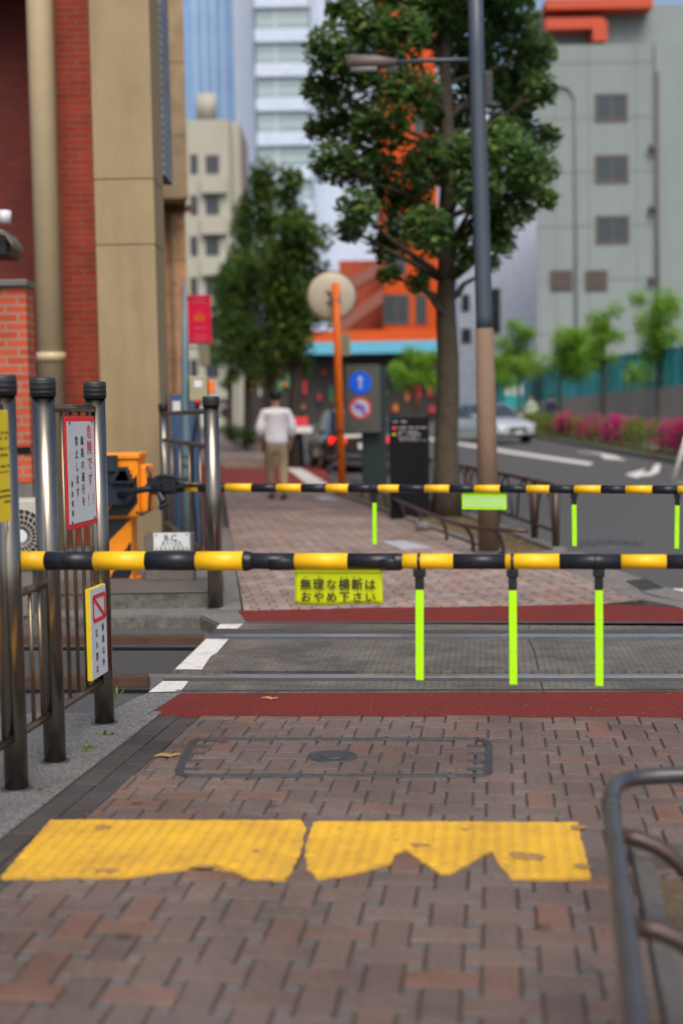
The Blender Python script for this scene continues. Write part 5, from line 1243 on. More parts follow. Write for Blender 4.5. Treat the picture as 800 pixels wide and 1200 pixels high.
# low bushes by the far pavement
def bush(px, py, wpx, hpx, label, seed, lm='leaf_row'):
    b = G(px, py); rn = random.Random(seed); k = b.y/FPX; cls = [(b+Vector((rn.uniform(-1, 1)*wpx*k*.3, rn.uniform(-.3, .3), hpx*k*rn.uniform(.25, .75))), hpx*k*.35) for _ in range(8)]
    t = thing('bush', label, 'bush', b, 'low bushes beside the far pavement'); mb = MB(); leaves(mb, cls, 900, .07, rn); mb.build('foliage', lm, t, recalc=False)
    mb = MB()
    for c, r in cls[:5]: limb(mb, b, c, .02, .006, rn)
    mb.build('stems', 'darkbark', t)
bush(287, 528, 34, 30, 'low dark bush on the pavement left of the man', 41); bush(272, 520, 26, 26, 'lighter bush behind, next to the far fence post', 42, 'leaf_hedge')
bush(310, 520, 26, 26, 'dark bush half hidden behind the man', 43)
# planter litter, grass tufts, stone
mb = MB(); rn = random.Random(12)
for _ in range(2600):
    u, v = rn.random(), rn.random(); p = soilp[0].lerp(soilp[3], v).lerp(soilp[1].lerp(soilp[2], v), u); s = rn.uniform(.008, .022); a = rn.uniform(0, 6.28)
    d = Vector((math.cos(a), math.sin(a), rn.uniform(-.3, .6)))*s; e = Vector((-math.sin(a), math.cos(a), rn.uniform(-.3, .3)))*s*.35; q = Vector((p.x, p.y, gz(p.y)+.016+rn.uniform(0, .015)))
    mb.face([q-d, q+e, q+d, q-e])
stuff(mb.build('leaf_litter', 'deadleaf', recalc=False))
st = G(495, 622); mb = MB(); mb.ball((st.x, st.y, .05), .085, 1.2, .9, .8, 12)
for v in mb.bm.verts: v.co += Vector((noise.noise(v.co*14), noise.noise(v.co*14+Vector((5, 0, 0))), 0))*.02
tag(mb.build('stone', 'kerb'), 'pale rounded stone in the planter beside the low hoop rail', 'stone')
mb = MB(); rn = random.Random(14)
for (px, py, n, s0) in ((128, 822, 16, .03), (105, 880, 10, .022), (125, 862, 8, .018), (136, 815, 8, .03), (52, 925, 5, .015)):
    c = G(px, py)
    for _ in range(n):
        a = rn.uniform(0, 6.28); b = c+Vector((rn.uniform(-.03, .03), rn.uniform(-.04, .04), 0)); tip = b+Vector((math.cos(a)*s0, math.sin(a)*s0, s0*rn.uniform(.5, 1.3))); w_ = Vector((-math.sin(a), math.cos(a), 0))*.004
        mb.face([b-w_, b+w_, tip.lerp(b, .4)+w_*1.6, tip, tip.lerp(b, .4)-w_*1.6])
stuff(mb.build('weeds', 'grass', recalc=False))
rn = random.Random(91); gm_ = MB()
for _ in range(900):
    y_ = 6.35-rn.random()*3.2; x_ = rn.uniform(-.95, 1.6)
    if rn.random() < .35: y_ = rn.uniform(6.3, 12.5); x_ = rn.uniform(-.7, 2.0)
    s0 = rn.uniform(.0015, .0055); p = Vector((x_, y_, .004)); gm_.ball(p, s0, rn.uniform(.7, 1.6), rn.uniform(.7, 1.6), .6, 5)
stuff(gm_.build('grit', 'kerb', recalc=False))
def fallen(px, py, ln, ang, label):
    c = G(px, py, .003); mb = MB(); u = Vector((math.cos(ang), math.sin(ang), 0)); v = Vector((-u.y, u.x, 0)); n = 8; top = []; bot = []
    for i in range(n+1):
        f = i/n; w_ = math.sin(math.pi*f)*ln*.16; z_ = Vector((0, 0, .004+.006*abs(math.sin(f*5)))); top.append(c+u*ln*(f-.5)+v*w_+z_); bot.append(c+u*ln*(f-.5)-v*w_+z_-Vector((0, 0, .004)))
    for i in range(n): mb.face([bot[i], bot[i+1], top[i+1], top[i]])
    tag(mb.build('fallen_leaf', 'deadleaf', recalc=False), label, 'leaf', 'fallen leaves')
fallen(316, 819, .09, -.3, 'dry curled leaf lying on the near red strip'); fallen(196, 886, .11, .1, 'yellowish leaf lying on the pavers near the fence')

# ================================================================== RAILS OF THE PLANTERS
def arc_leg(mb, p, out, z, reach, r):     # a leg that leaves the rail and curves down to the ground
    pts = [Vector((p.x, p.y, z))]
    for k in range(1, 7): a = k/6*math.pi/2; pts.append(Vector((p.x, p.y, 0))+out*reach*math.sin(a)+Vector((0, 0, z-z*(1-math.cos(a)) if k < 6 else 0)))
    mb.tube(pts, r, 10)
hr = thing('hoop_rail', 'low brown hoop rail along the pavement side of the far planter', 'railing', plL[0])
zr = .27
rp = [Z(383, 545.5, zr), Z(390, 551, zr), Z(400, 557, zr), Z(452, 580, zr), Z(500, 601, zr), Z(529, 612.5, zr), Z(556, 618.5, zr), Z(585, 620.5, zr), Z(617, 622, zr)]
rp = [Z(455, 556, zr), Z(420, 546, zr), Z(395, 544.5, zr), Z(384, 547.5, zr), Z(391, 553.5, zr), Z(420, 566.5, zr), Z(452, 580.5, zr), Z(500, 601, zr), Z(529, 612.5, zr), Z(556, 618.5, zr), Z(585, 620.5, zr), Z(617, 622, zr)]
mb = MB(); mb.tube(rp, .021, 12); mb.build('top_rail', 'brown', hr)
for px, py in ((415, 564), (426, 569), (443, 576.5), (462, 585), (482, 593.5), (510, 605), (540, 615.5), (575, 620)):
    p = Z(px, py, zr); mb = MB(); arc_leg(mb, p, Vector((.25, .12, 0)).normalized(), zr, .14, .019)
    mb.build('leg', 'brown', hr)
gr_ = thing('guardrail', 'brown arched guardrail between the far planter and the road', 'guardrail', plR[0])
gd = (plR[1]-plR[0]).normalized(); gp0 = G(651, 646)
GH = .66; gbase = [gp0+gd*s for s in (0, 1.05)]
posts = [0, .95, 2.95, 4.95, 6.95, 8.95, 10.9]
gdir = (V(602, 643, 14.2)-V(651, 645, 13.6)); gdir = gd
for s in posts:
    p = gp0+gdir*s; mb = MB(); mb.cyl((p.x, p.y, gz(p.y)-.02), (p.x, p.y, GH+.02), .038, n=16); mb.build('post', 'brown', gr_)
mb = MB(); a, b = gp0, gp0+gdir*posts[-1]; mb.cyl((a.x, a.y, GH), (b.x, b.y, GH), .022, n=12); mb.build('top_rail', 'brown', gr_)
mb = MB(); mb.cyl((a.x, a.y, .2), (b.x, b.y, .2), .018, n=12); mb.build('lower_rail', 'brown', gr_)
for s0, s1 in zip(posts, posts[1:]):
    n = 1 if s1-s0 < 1.2 else 2; w_ = (s1-s0)/n
    for k in range(n):
        pts = []
        for i in range(11):
            u = i/10; x_ = s0+w_*(k+.12+.76*u); zz = .2+(GH-.22)*math.sin(math.pi*u)**.55; q = gp0+gdir*x_; pts.append((q.x, q.y, zz))
        mb = MB(); mb.tube(pts, .013, 8); mb.build('arch', 'brown', gr_)
# foreground planter: soil, kerb, rail
fgK = [G(740, 1032), G(724, 1035)]
fz = .30
fr_pts = [Z(752, 1290, fz), Z(745, 1200, fz), Z(735, 1110, fz), Z(725, 1030, fz), Z(717, 960, fz), Z(715, 935, fz), Z(719, 922, fz), Z(732, 913.5, fz), Z(752, 910, fz), Z(800, 908, fz), Z(900, 905, fz)]
fr_t = thing('hoop_rail', 'grey worn hoop rail at the lower right corner, around the near planter', 'railing', (fr_pts[4].x, fr_pts[4].y, 0))
mb = MB(); fine = []
for a, b in zip(fr_pts, fr_pts[1:]):
    for k in range(3): fine.append(a.lerp(b, k/3))
fine.append(fr_pts[-1])
for _ in range(2): fine = [fine[0]]+[(fine[i-1]+fine[i]*2+fine[i+1])/4 for i in range(1, len(fine)-1)]+[fine[-1]]
mb.tube(fine, .0245, 18); mb.build('top_rail', 'greybrown', fr_t)
mb = MB(); q = fr_pts[4]; mb.tube([fr_pts[5].lerp(fr_pts[4], .6), fr_pts[5].lerp(fr_pts[4], .2)], .027, 18); mb.build('sleeve', 'greybrown', fr_t)
od = Vector((.98, -.18, 0)).normalized()
for pxy in ((724, 975), (741, 1080), (757, 1240)):
    p = Z(*pxy, fz); mb = MB(); pts = [Vector((p.x, p.y, fz-.01))]
    for k in range(1, 9): a = k/8*math.pi/2; pts.append(Vector((p.x, p.y, 0))+od*.24*math.sin(a)+Vector((0, 0, (fz-.01)*math.cos(a) if k < 8 else -.02)))
    mb.tube(pts, .021, 14); mb.build('leg', 'brown', fr_t)
fgp = [G(742, 1030), G(1100, 1010), G(1300, 1500), G(790, 1500)]
fs = [G(748, 1036), G(1100, 1016), Vector((3.5, -1, 0)), Vector((.85, -1, 0))]
sheet([fs], 'planter_soil', 'soil', z=.012, th=.02)
kl = [G(734, 1025), Vector((G(734, 1025).x-.32, -1.5, 0))]
fk = MB(); a = G(742, 1018); b = Vector((a.x-.75, -1, 0))
e = (b-a).normalized(); s_ = Vector((e.y, -e.x, 0)); s_ = s_ if s_.x > 0 else -s_
kf = MB(); k0 = a
for i in range(8): p = k0+e*(i*.6+.004); q = k0+e*((i+1)*.6-.004); kf.prism([p, q, q+s_*.06, p+s_*.06], -.05, .03)
kf.prism([k0+Vector((0, .0, 0)), k0+Vector((3, -.3, 0)), k0+Vector((3, -.2, 0)), k0+Vector((0, .1, 0))], -.05, .05)
struct(kf, 'kerb', 'fgkerb', bevel=.01)
sh = MB(); soil2 = [k0+s_*.1, k0+e*5+s_*.1, Vector((4, -2, 0)), Vector((4, k0.y-.2, 0))]
rn = random.Random(55); g_ = MB(); dl = MB()
for _ in range(1500):
    p = Vector((rn.uniform(k0.x, k0.x+1.2), rn.uniform(1.2, k0.y-.1), .015))
    if (p-k0).dot(s_) < .12: continue
    if rn.random() < .55:
        a_ = rn.uniform(0, 6.28); s0 = rn.uniform(.03, .08); w_ = Vector((-math.sin(a_), math.cos(a_), 0))*.004; tip = p+Vector((math.cos(a_)*s0*.6, math.sin(a_)*s0*.6, s0)); g_.face([p-w_, p+w_, tip])
    else:
        a_ = rn.uniform(0, 6.28); s0 = rn.uniform(.012, .03); d = Vector((math.cos(a_), math.sin(a_), rn.uniform(-.2, .4)))*s0; e_ = Vector((-math.sin(a_), math.cos(a_), rn.uniform(-.2, .2)))*s0*.4; dl.face([p-d, p+e_, p+d, p-e_])
stuff(g_.build('planter_grass', 'grass', recalc=False)); stuff(dl.build('leaf_litter', 'deadleaf', recalc=False))

# ================================================================== STREET FURNITURE
# lamp post
lp = G(573, 648); YL = lp.y
lt = thing('lamp_post', 'tall lamp post, blue-grey above and weathered brown below', 'lamp post', lp)
mb = MB(); ztb = V(566, 385, YL).z; xoff = V(567, 385, YL).x
mb.tube([lp, (xoff, YL, ztb)], [.108, .088], 28); mb.build('lower_shaft', 'polebrown', lt)
topx = V(556, -60, YL)
mb = MB(); mb.tube([(xoff, YL, ztb-.03), (xoff, YL, ztb+.12), V(558, 60, YL), topx], [.083, .082, .074, .068], 28); mb.build('upper_shaft', 'polegrey', lt)
mb = MB(); mb.tube([(lp.x, lp.y, 0), (lp.x, lp.y, .02)], .15, 24); mb.build('base_collar', 'kerb', lt)
mb = MB(); za_ = V(556, 70, YL).z; xa_ = V(558, 70, YL).x; mb.tube([(xa_, YL, za_), V(500, 71, YL+.1), V(460, 73, YL+.2)], .022, 12); mb.build('arm', 'polegrey', lt)
mb = MB(); a, b = V(405, 73, YL+.25), V(466, 73, YL+.2); mb.tube([a, a.lerp(b, .08), a.lerp(b, .6), b], [.03, .075, .07, .03], 16); ll = mb.build('lamp_head', 'winframe', lt)
mb = MB(); mb.tube([a.lerp(b, .1)+Vector((0, 0, -.035)), a.lerp(b, .6)+Vector((0, 0, -.035))], .05, 14); mb.build('lamp_glass', 'signwhite', ll)
mb = MB(); mb.box((xa_+.07, YL-.05, V(570, 125, YL).z), (xa_+.15, YL+.05, V(570, 85, YL).z)); mb.build('control_box', 'black', lt, bevel=.006)
# convex mirror on orange pole
ob_ = G(401, 581); YO = ob_.y
ot = thing('traffic_mirror', 'round convex mirror seen from behind on an orange pole', 'traffic mirror', ob_)
mb = MB(); mb.tube([ob_, V(396.5, 440, YO), V(393, 332, YO)], .066, 20); mb.build('pole', 'orangepole', ot)
mb = MB(); cm_ = V(388.5, 347, YO-.14); Rm = .42
nrm = Vector((.12, -1, .03)).normalized()
def disc(mb, c, n, prof, seg=40):
    u = n.cross(Vector((0, 0, 1))).normalized(); v = u.cross(n); rows = []
    for (r, h) in prof: rows.append([mb.bm.verts.new(c+n*h+(u*math.cos(k*2*math.pi/seg)+v*math.sin(k*2*math.pi/seg))*r) for k in range(seg)])
    for A, B in zip(rows, rows[1:]):
        for k in range(seg): f = mb.bm.faces.new((A[k], A[(k+1) % seg], B[(k+1) % seg], B[k])); f.smooth = True
    mb.bm.faces.new(rows[0]); mb.bm.faces.new(rows[-1][::-1])
cm_ = V(388.5, 347, YO+.16)
disc(mb, cm_, nrm, [(.05, .06), (.2, .055), (.36, .03), (Rm, 0), (Rm, -.02), (.3, -.06), (.02, -.08)]); mr_ = mb.build('mirror_shell', 'mirrorback', ot)
mb = MB(); disc(mb, cm_, nrm, [(Rm+.012, .006), (Rm+.018, -.004), (Rm+.01, -.018)]); mb.build('rim', 'polebrown', mr_)
mb = MB(); pc = V(393.5, 352, YO)
for a in (-.12, .12):
    for b in (-.10, .10): mb.tube([pc+Vector((0, 0, b*.5)), cm_+nrm*.05+Vector((a, 0, b))], .014, 8)
mb.obox(pc+Vector((0, .02, 0)), (1, 0, 0), (0, 1, 0), (0, 0, 1), .07, .075, .05); mb.build('bracket', 'polegrey', mr_)
mb = MB(); mb.box((V(398, 400, YO).x, YO-.02, V(405, 417, YO).z), (V(410, 400, YO).x, YO+.06, V(405, 391, YO).z)); mb.build('tag_plate', 'ctrl', ot, bevel=.004)
mb = MB()
for yy in (505, 535): mb.tube([V(398, yy, YO)-Vector((0, 0, .02)), V(398, yy, YO)+Vector((0, 0, .02))], .071, 20)
mb.build('band', 'rust', ot)
# road sign pillar
YS = 25.0
spx = V(438, 560, YS).x
sp_t = thing('sign_pillar', 'dark grey pillar with box panel of two round traffic signs', 'road sign', (spx, YS, gz(YS)))
mb = MB(); mb.box((V(423.5, 500, YS).x, YS, -.05), (V(453, 500, YS).x, YS+.24, V(440, 430, YS).z)); mb.build('pillar', 'postgreen', sp_t, bevel=.015)
xA, xB = V(404.5, 465, YS).x, V(445, 465, YS).x; zA, zB_ = V(425, 507, YS).z, V(425, 428, YS).z
mb = MB(); mb.box((xA, YS-.16, zA), (xB, YS-.003, zB_)); pn = mb.build('panel', 'signgrey', sp_t, bevel=.012)
mb = MB(); f_ = .022
mb.box((xA+.01, YS-.168, zB_-.03), (xB-.01, YS-.161, zB_-.02)); mb.build('trim', 'postgreen', pn)
ys_ = YS-.165
def rdisc(mb, c, r, y): mb.tube([Vector((c.x, y, c.z)), Vector((c.x, y-.006, c.z))], r, 40)
c1, c2_ = V(422, 448.5, ys_), V(422, 478.5, ys_); r1 = 13*YS/FPX
mb = MB(); rdisc(mb, c1, r1, ys_); d1_ = mb.build('one_way_disc', 'signblue', sp_t)
mb = MB(); y_ = ys_-.009; c = c1
mb.plate([(c.x-.02, y_, c.z-.11), (c.x+.02, y_, c.z-.11), (c.x+.02, y_, c.z+.05), (c.x+.06, y_, c.z+.05), (c.x, y_, c.z+.13), (c.x-.06, y_, c.z+.05), (c.x-.02, y_, c.z+.05)], .002); mb.build('arrow', 'signwhite', d1_)
mb = MB(); rdisc(mb, c2_, r1, ys_); d2_ = mb.build('no_turn_disc', 'signred', sp_t)
mb = MB(); rdisc(mb, c2_, r1*.78, ys_-.0065); mb.build('white_field', 'signwhite', d2_)
mb = MB(); y_ = ys_-.016; c = c2_
mb.plate([(c.x+.03, y_, c.z-.12), (c.x+.085, y_, c.z-.12), (c.x+.085, y_, c.z+.02), (c.x+.06, y_, c.z+.06), (c.x-.02, y_, c.z+.06), (c.x-.02, y_, c.z+.11), (c.x-.115, y_, c.z+.03), (c.x-.02, y_, c.z-.05), (c.x-.02, y_, c.z), (c.x+.03, y_, c.z)], .002); mb.build('arrow', 'signblue', d2_)
mb = MB(); y_ = ys_-.020; mb.plate([(c.x-.125, y_, c.z+.105), (c.x+.105, y_, c.z-.125), (c.x+.125, y_, c.z-.105), (c.x-.105, y_, c.z+.125)], .002); mb.build('slash', 'signred', d2_)
mb = MB()
for k in range(6): q = V(410+k*4.5, 499, ys_); mb.box((q.x, ys_+.001, q.z-.03), (q.x+.05, ys_+.004, q.z+.02))
mb.build('lettering', 'plate', sp_t)
# black information panel
bpz = G(480, 608); YI = bpz.y
it = thing('information_panel', 'tall black information panel with small pale text in the planter', 'information sign', bpz)
mb = MB(); xA, xB = V(456.5, 550, YI).x, V(503, 550, YI).x; mb.box((xA, YI, -.03), (xB, YI+.14, V(480, 488, YI).z)); mb.build('slab', 'panelblack', it, bevel=.008)
mb = MB(); rn = random.Random(77)
def bars(px0, px1, py, h, dens=.8):
    x_ = px0
    while x_ < px1:
        w_ = rn.uniform(.5, 1.2)
        if rn.random() < dens: q = V(x_, py, YI); r_ = V(x_+w_, py, YI); mb.box((q.x, YI-.003, q.z-h/2), (r_.x, YI-.0005, q.z+h/2))
        x_ += w_+.35
bars(460, 475, 494, .022); bars(465, 499, 501, .02)
for k in range(5): bars(466, 498-rn.uniform(0, 12), 505.5+k*2.6, .014, .7)
mb.build('lettering', 'panelink', it)
mb = MB(); q = V(461.5, 501.5, YI); mb.tube([q+Vector((0, -.001, 0)), q+Vector((0, -.004, 0))], .024, 16); mb.build('red_mark', 'signred', it)
mb = MB(); q = V(461.5, 508.5, YI-.004); mb.plate([q+Vector((-.024, 0, -.02)), q+Vector((.024, 0, -.02)), q+Vector((0, 0, .022))], .003); mb.build('yellow_mark', 'signyellow', it)
# counter stand with red sign beside the man
cs = G(356, 549); YC = cs.y
ct = thing('counter_stand', 'thin legged stand with white counter and red sign right of the man', 'stand', cs)
mb = MB(); a, b = V(341, 500, YC), V(366, 507, YC); mb.box((a.x, YC-.25, b.z), (b.x, YC+.25, a.z)); mb.build('counter', 'whitepaint', ct, bevel=.01)
mb = MB(); a, b = V(342, 489, YC), V(361, 499, YC); mb.box((a.x, YC-.26, b.z), (b.x, YC-.22, a.z)); mb.build('red_sign', 'signred', ct, bevel=.004)
for px in (347.5, 366):
    mb = MB(); mb.cyl((V(px, 540, YC).x, YC, gz(YC)), (V(px, 505, YC).x, YC, V(px, 504, YC).z), .028, n=10); mb.build('leg', 'steel_dull', ct)
# white slanting pole at the right edge
Yq = G(790, 562, RZ).y
wt = thing('marker_pole', 'white slanting marker pole at the right edge of the road', 'pole', G(788, 562, RZ))
mb = MB(); mb.tube([G(788, 562, RZ), V(800, 524, Yq), V(806, 505, Yq)], .045, 14); mb.build('pole', 'whitepaint', wt)
mb = MB(); mb.tube([G(788, 562, RZ), G(788, 562, RZ)+Vector((0, 0, .03))], .12, 16); mb.build('base', 'kerb', wt)
ck = G(800, 566, RZ); mb = MB(); mb.ball((ck.x+.9, ck.y+.2, RZ-.02), 1.0, 1.2, 1.0, .12, 20); o = struct(mb, 'traffic_island', 'kerb')
mb = MB(); leaves(mb, [(Vector((ck.x+.5+.3*i, ck.y+.2, RZ+.12)), .16) for i in range(4)], 1500, .05, random.Random(3)); stuff(mb.build('island_weeds', 'grass', recalc=False))
# traffic signal pole far, red post box, orange cone-ish board seen between trunk and panel
Yx = 58.
rb = thing('post_box', 'red post box far down the street behind the black panel', 'post box', (V(519, 470, Yx).x, Yx, gz(Yx)))
mb = MB(); mb.box((V(513, 470, Yx).x, Yx, gz(Yx)), (V(526, 470, Yx).x, Yx+.4, V(519, 452, Yx).z)); mb.build('body', 'signred', rb, bevel=.05)
mb = MB(); mb.box((V(515, 470, Yx).x, Yx-.02, V(519, 459, Yx).z), (V(524, 470, Yx).x, Yx-.003, V(519, 457.5, Yx).z)); mb.build('slot', 'black', rb)

# ================================================================== CARS
def car(label, cat, loc, yaw, paint, L=4.6, W=1.8, Hh=1.45, group=None, front=True):
    t = thing('parked_car' if not front else 'car', label, cat, (0, 0, 0), group)
    def P(x, y, z): return Vector((x, y, z))
    # stations from rear (-x) to front (+x): (x, half width, sill, shoulder, hood height)
    S = [(-.5, .78, .36, .62, .80), (-.485, .88, .27, .72, .93), (-.42, .95, .24, .76, .98), (-.28, 1., .22, .78, .99), (-.1, 1., .22, .78, .95), (.12, 1., .22, .77, .93), (.25, 1., .22, .75, .93), (.36, .985, .23, .72, .86), (.44, .93, .25, .66, .76), (.485, .84, .28, .58, .66), (.5, .72, .34, .52, .56)]
    mb = MB(); rows = []
    for (x, wv, zs, zh, zt_) in S:
        h = W/2*wv; X_ = x*L; k = Hh/1.45; ring = []
        half = [(0, zs), (h*.9, zs), (h*.985, zs+.07), (h, (zs+zh)/2), (h*.985, zh), (h*.90, zh+(zt_-zh)*.7), (h*.72, zt_), (0, zt_+.015)]
        ring = [P(X_, y, z*k) for y, z in half]+[P(X_, -y, z*k) for y, z in half[-2:0:-1]]
        rows.append([mb.bm.verts.new(q) for q in ring])
    for A, B in zip(rows, rows[1:]):
        for i in range(len(A)): f = mb.bm.faces.new((A[i], A[(i+1) % len(A)], B[(i+1) % len(A)], B[i])); f.smooth = True
    mb.bm.faces.new(rows[0]); mb.bm.faces.new(rows[-1][::-1])
    mb.build('body', paint, t)
    k = Hh/1.45
    # greenhouse
    bot = [(-.40, .80), (-.30, .90), (.0, .90), (.20, .88), (.27, .80)]; zb_ = .93*k; zt2_ = Hh
    top = [(-.235, .62), (-.2, .68), (-.02, .70), (.075, .68), (.10, .62)]
    mb = MB(); lo = [P(x*L, s*W/2*y, zb_) for s in (1,) for x, y in bot]+[P(x*L, -W/2*y, zb_) for x, y in bot[::-1]]
    hi = [P(x*L, W/2*y, zt2_-(.035 if i in (0, 4) else 0)) for i, (x, y) in enumerate(top)]+[P(x*L, -W/2*y, zt2_-(.035 if i in (0, 4) else 0)) for i, (x, y) in list(enumerate(top))[::-1]]
    n = len(lo); vl = [mb.bm.verts.new(p) for p in lo]; vh = [mb.bm.verts.new(p) for p in hi]
    for i in range(n): mb.bm.faces.new((vl[i], vl[(i+1) % n], vh[(i+1) % n], vh[i]))
    mb.bm.faces.new(vh); rf = mb.build('roof', paint, t, bevel=.03)
    def pane(a, b, c, d, nm, inset_=.08, m='carglass', lift=.012):
        ce = (a+b+c+d)/4; q = [p.lerp(ce, inset_) for p in (a, b, c, d)]; nr = (q[1]-q[0]).cross(q[3]-q[0]).normalized()
        if nr.dot(ce-Vector((0, 0, .8))) < 0: nr = -nr
        mb = MB(); mb.hexa([p-nr*.01 for p in q]+[p+nr*lift for p in q]); mb.build(nm, m, t)
    pane(lo[4], lo[5], hi[5], hi[4], 'windscreen', .06); pane(lo[0], lo[9], hi[9], hi[0], 'rear_window', .08)
    for s in (0, 1):
        i = (lambda j: j) if s == 0 else (lambda j: 9-j)
        pane(lo[i(1)], lo[i(2)], hi[i(2)], hi[i(1)], 'side_window', .07); pane(lo[i(2)], lo[i(3)], hi[i(3)], hi[i(2)], 'side_window', .07)
    for sx in (-.305, .315):
        for sy in (-1, 1):
            c = P(sx*L, sy*(W/2-.10), .32*k); mb = MB(); ax = Vector((0, sy, 0))
            mb.tube([c-ax*.10, c+ax*.10], .325*k, 28); ty = mb.build('wheel', 'tyre', t, bevel=.02)
            mb = MB(); mb.tube([c+ax*.095, c+ax*.112], .21*k, 24)
            mb.build('rim', 'rim', ty)
            mb = MB()
            for a in range(5):
                u = Vector((math.cos(a*1.257), 0, math.sin(a*1.257))); v = Vector((-u.z, 0, u.x)); mb.obox(c+ax*.114+u*.12, u, ax, v, .07, .003, .022)
            mb.build('spokes', 'tyre', ty)
            mb = MB(); arc = [c+ax*.105+Vector((math.cos(a)*.37*k, -ax.y*.0, math.sin(a)*.37*k)) for a in [math.pi*j/12 for j in range(13)]]; mb.tube([Vector((p.x, sy*(W/2-.012), p.z)) for p in arc], .022, 6); mb.build('wheel_arch', 'black', t)
    for sy in (-1, 1):
        mb = MB(); mb.hexa([P(L*.462, sy*W*.26, .58*k), P(L*.425, sy*W*.462, .60*k), P(L*.35, sy*W*.475, .68*k), P(L*.43, sy*W*.30, .70*k), P(L*.495, sy*W*.27, .62*k), P(L*.462, sy*W*.475, .64*k), P(L*.40, sy*W*.49, .73*k), P(L*.475, sy*W*.29, .715*k)]); mb.build('headlight', 'headlight', t)
        mb = MB(); mb.hexa([P(-L*.47, sy*W*.24, .68*k), P(-L*.46, sy*W*.44, .68*k), P(-L*.46, sy*W*.44, .84*k), P(-L*.47, sy*W*.24, .80*k), P(-L*.506, sy*W*.24, .68*k), P(-L*.488, sy*W*.455, .68*k), P(-L*.486, sy*W*.45, .84*k), P(-L*.503, sy*W*.24, .80*k)]); mb.build('tail_light', 'tail', t)
        mb = MB(); mb.obox((L*.16, sy*(W/2+.08), 1.0*k), (1, 0, 0), (0, 1, 0), (0, 0, 1), .06, .09, .06); mb.build('wing_mirror', paint, t, bevel=.03)
        for x_ in (.02, -.16):
            mb = MB(); mb.obox((L*x_, sy*(W/2*.985+.006), .78*k), (1, 0, 0), (0, 1, 0), (0, 0, 1), .08, .008, .012); mb.build('door_handle', 'steel_dull', t)
    mb = MB(); mb.box((L*.488, -.34, .40*k), (L*.509, .34, .58*k)); gl = mb.build('grille', 'black', t, bevel=.01)
    mb = MB()
    for z_ in (.44, .49, .54): mb.box((L*.509, -.32, z_*k), (L*.512, .32, z_*k+.012))
    mb.tube([P(L*.509, 0, .49*k), P(L*.516, 0, .49*k)], .07, 20); mb.build('grille_bar', 'rim', gl)
    mb = MB(); mb.box((L*.45, -W*.42, .24*k), (L*.502, W*.42, .33*k)); mb.build('lower_intake', 'black', t, bevel=.02)
    mb = MB(); mb.box((L*.50, -.17, .345*k), (L*.517, .17, .43*k)); mb.build('number_plate', 'whitepaint', t)
    mb = MB(); mb.box((-L*.512, -.17, .55*k), (-L*.498, .17, .68*k)); mb.build('number_plate', 'whitepaint', t)
    mb = MB(); mb.box((-L*.505, -W*.42, .27*k), (-L*.46, W*.42, .42*k)); mb.build('rear_bumper', 'black', t, bevel=.02)
    t.location = loc; t.rotation_euler = (0, 0, yaw)
    return t
pc_ = G(578, 518, RZ); car('silver white sedan coming round the bend towards the crossing', 'car', Vector((V(574, 500, 52).x, 52.8, gz(52)+RZ)), R(-68), 'whitecar', 4.7, 1.82, 1.5)
car('black car seen from behind, half hidden by the orange pole', 'car', Vector((V(413, 500, 34).x, 34.6, gz(34)+RZ)), R(97), 'blackcar', 4.6, 1.9, 1.5)

# ================================================================== PEOPLE
def skinmesh(name, verts, edges, m, parent, root=0, sub=2, extra=None):
    me = bpy.data.meshes.new(name); me.from_pydata([v[0] for v in verts], edges, []); ob = bpy.data.objects.new(name, me); col.objects.link(ob)
    sk = ob.modifiers.new('s', 'SKIN'); sk.use_smooth_shade = True
    dta = me.skin_vertices[0].data
    for i, v in enumerate(verts):
        r = v[1]; dta[i].radius = (r, r) if not isinstance(r, tuple) else r; dta[i].use_root = (i == root)
    ss = ob.modifiers.new('u', 'SUBSURF'); ss.levels = sub; ss.render_levels = sub
    dg = bpy.context.evaluated_depsgraph_get(); out = bpy.data.meshes.new_from_object(ob.evaluated_get(dg))
    bpy.data.objects.remove(ob); bm = bmesh.new(); bm.from_mesh(out); bpy.data.meshes.remove(out)
    for f in bm.faces: f.smooth = True; f.material_index = 0
    mb = MB(); mb.bm.free(); mb.bm = bm
    if extra: extra(mb)
    return mb.build(name, m, parent, recalc=False)
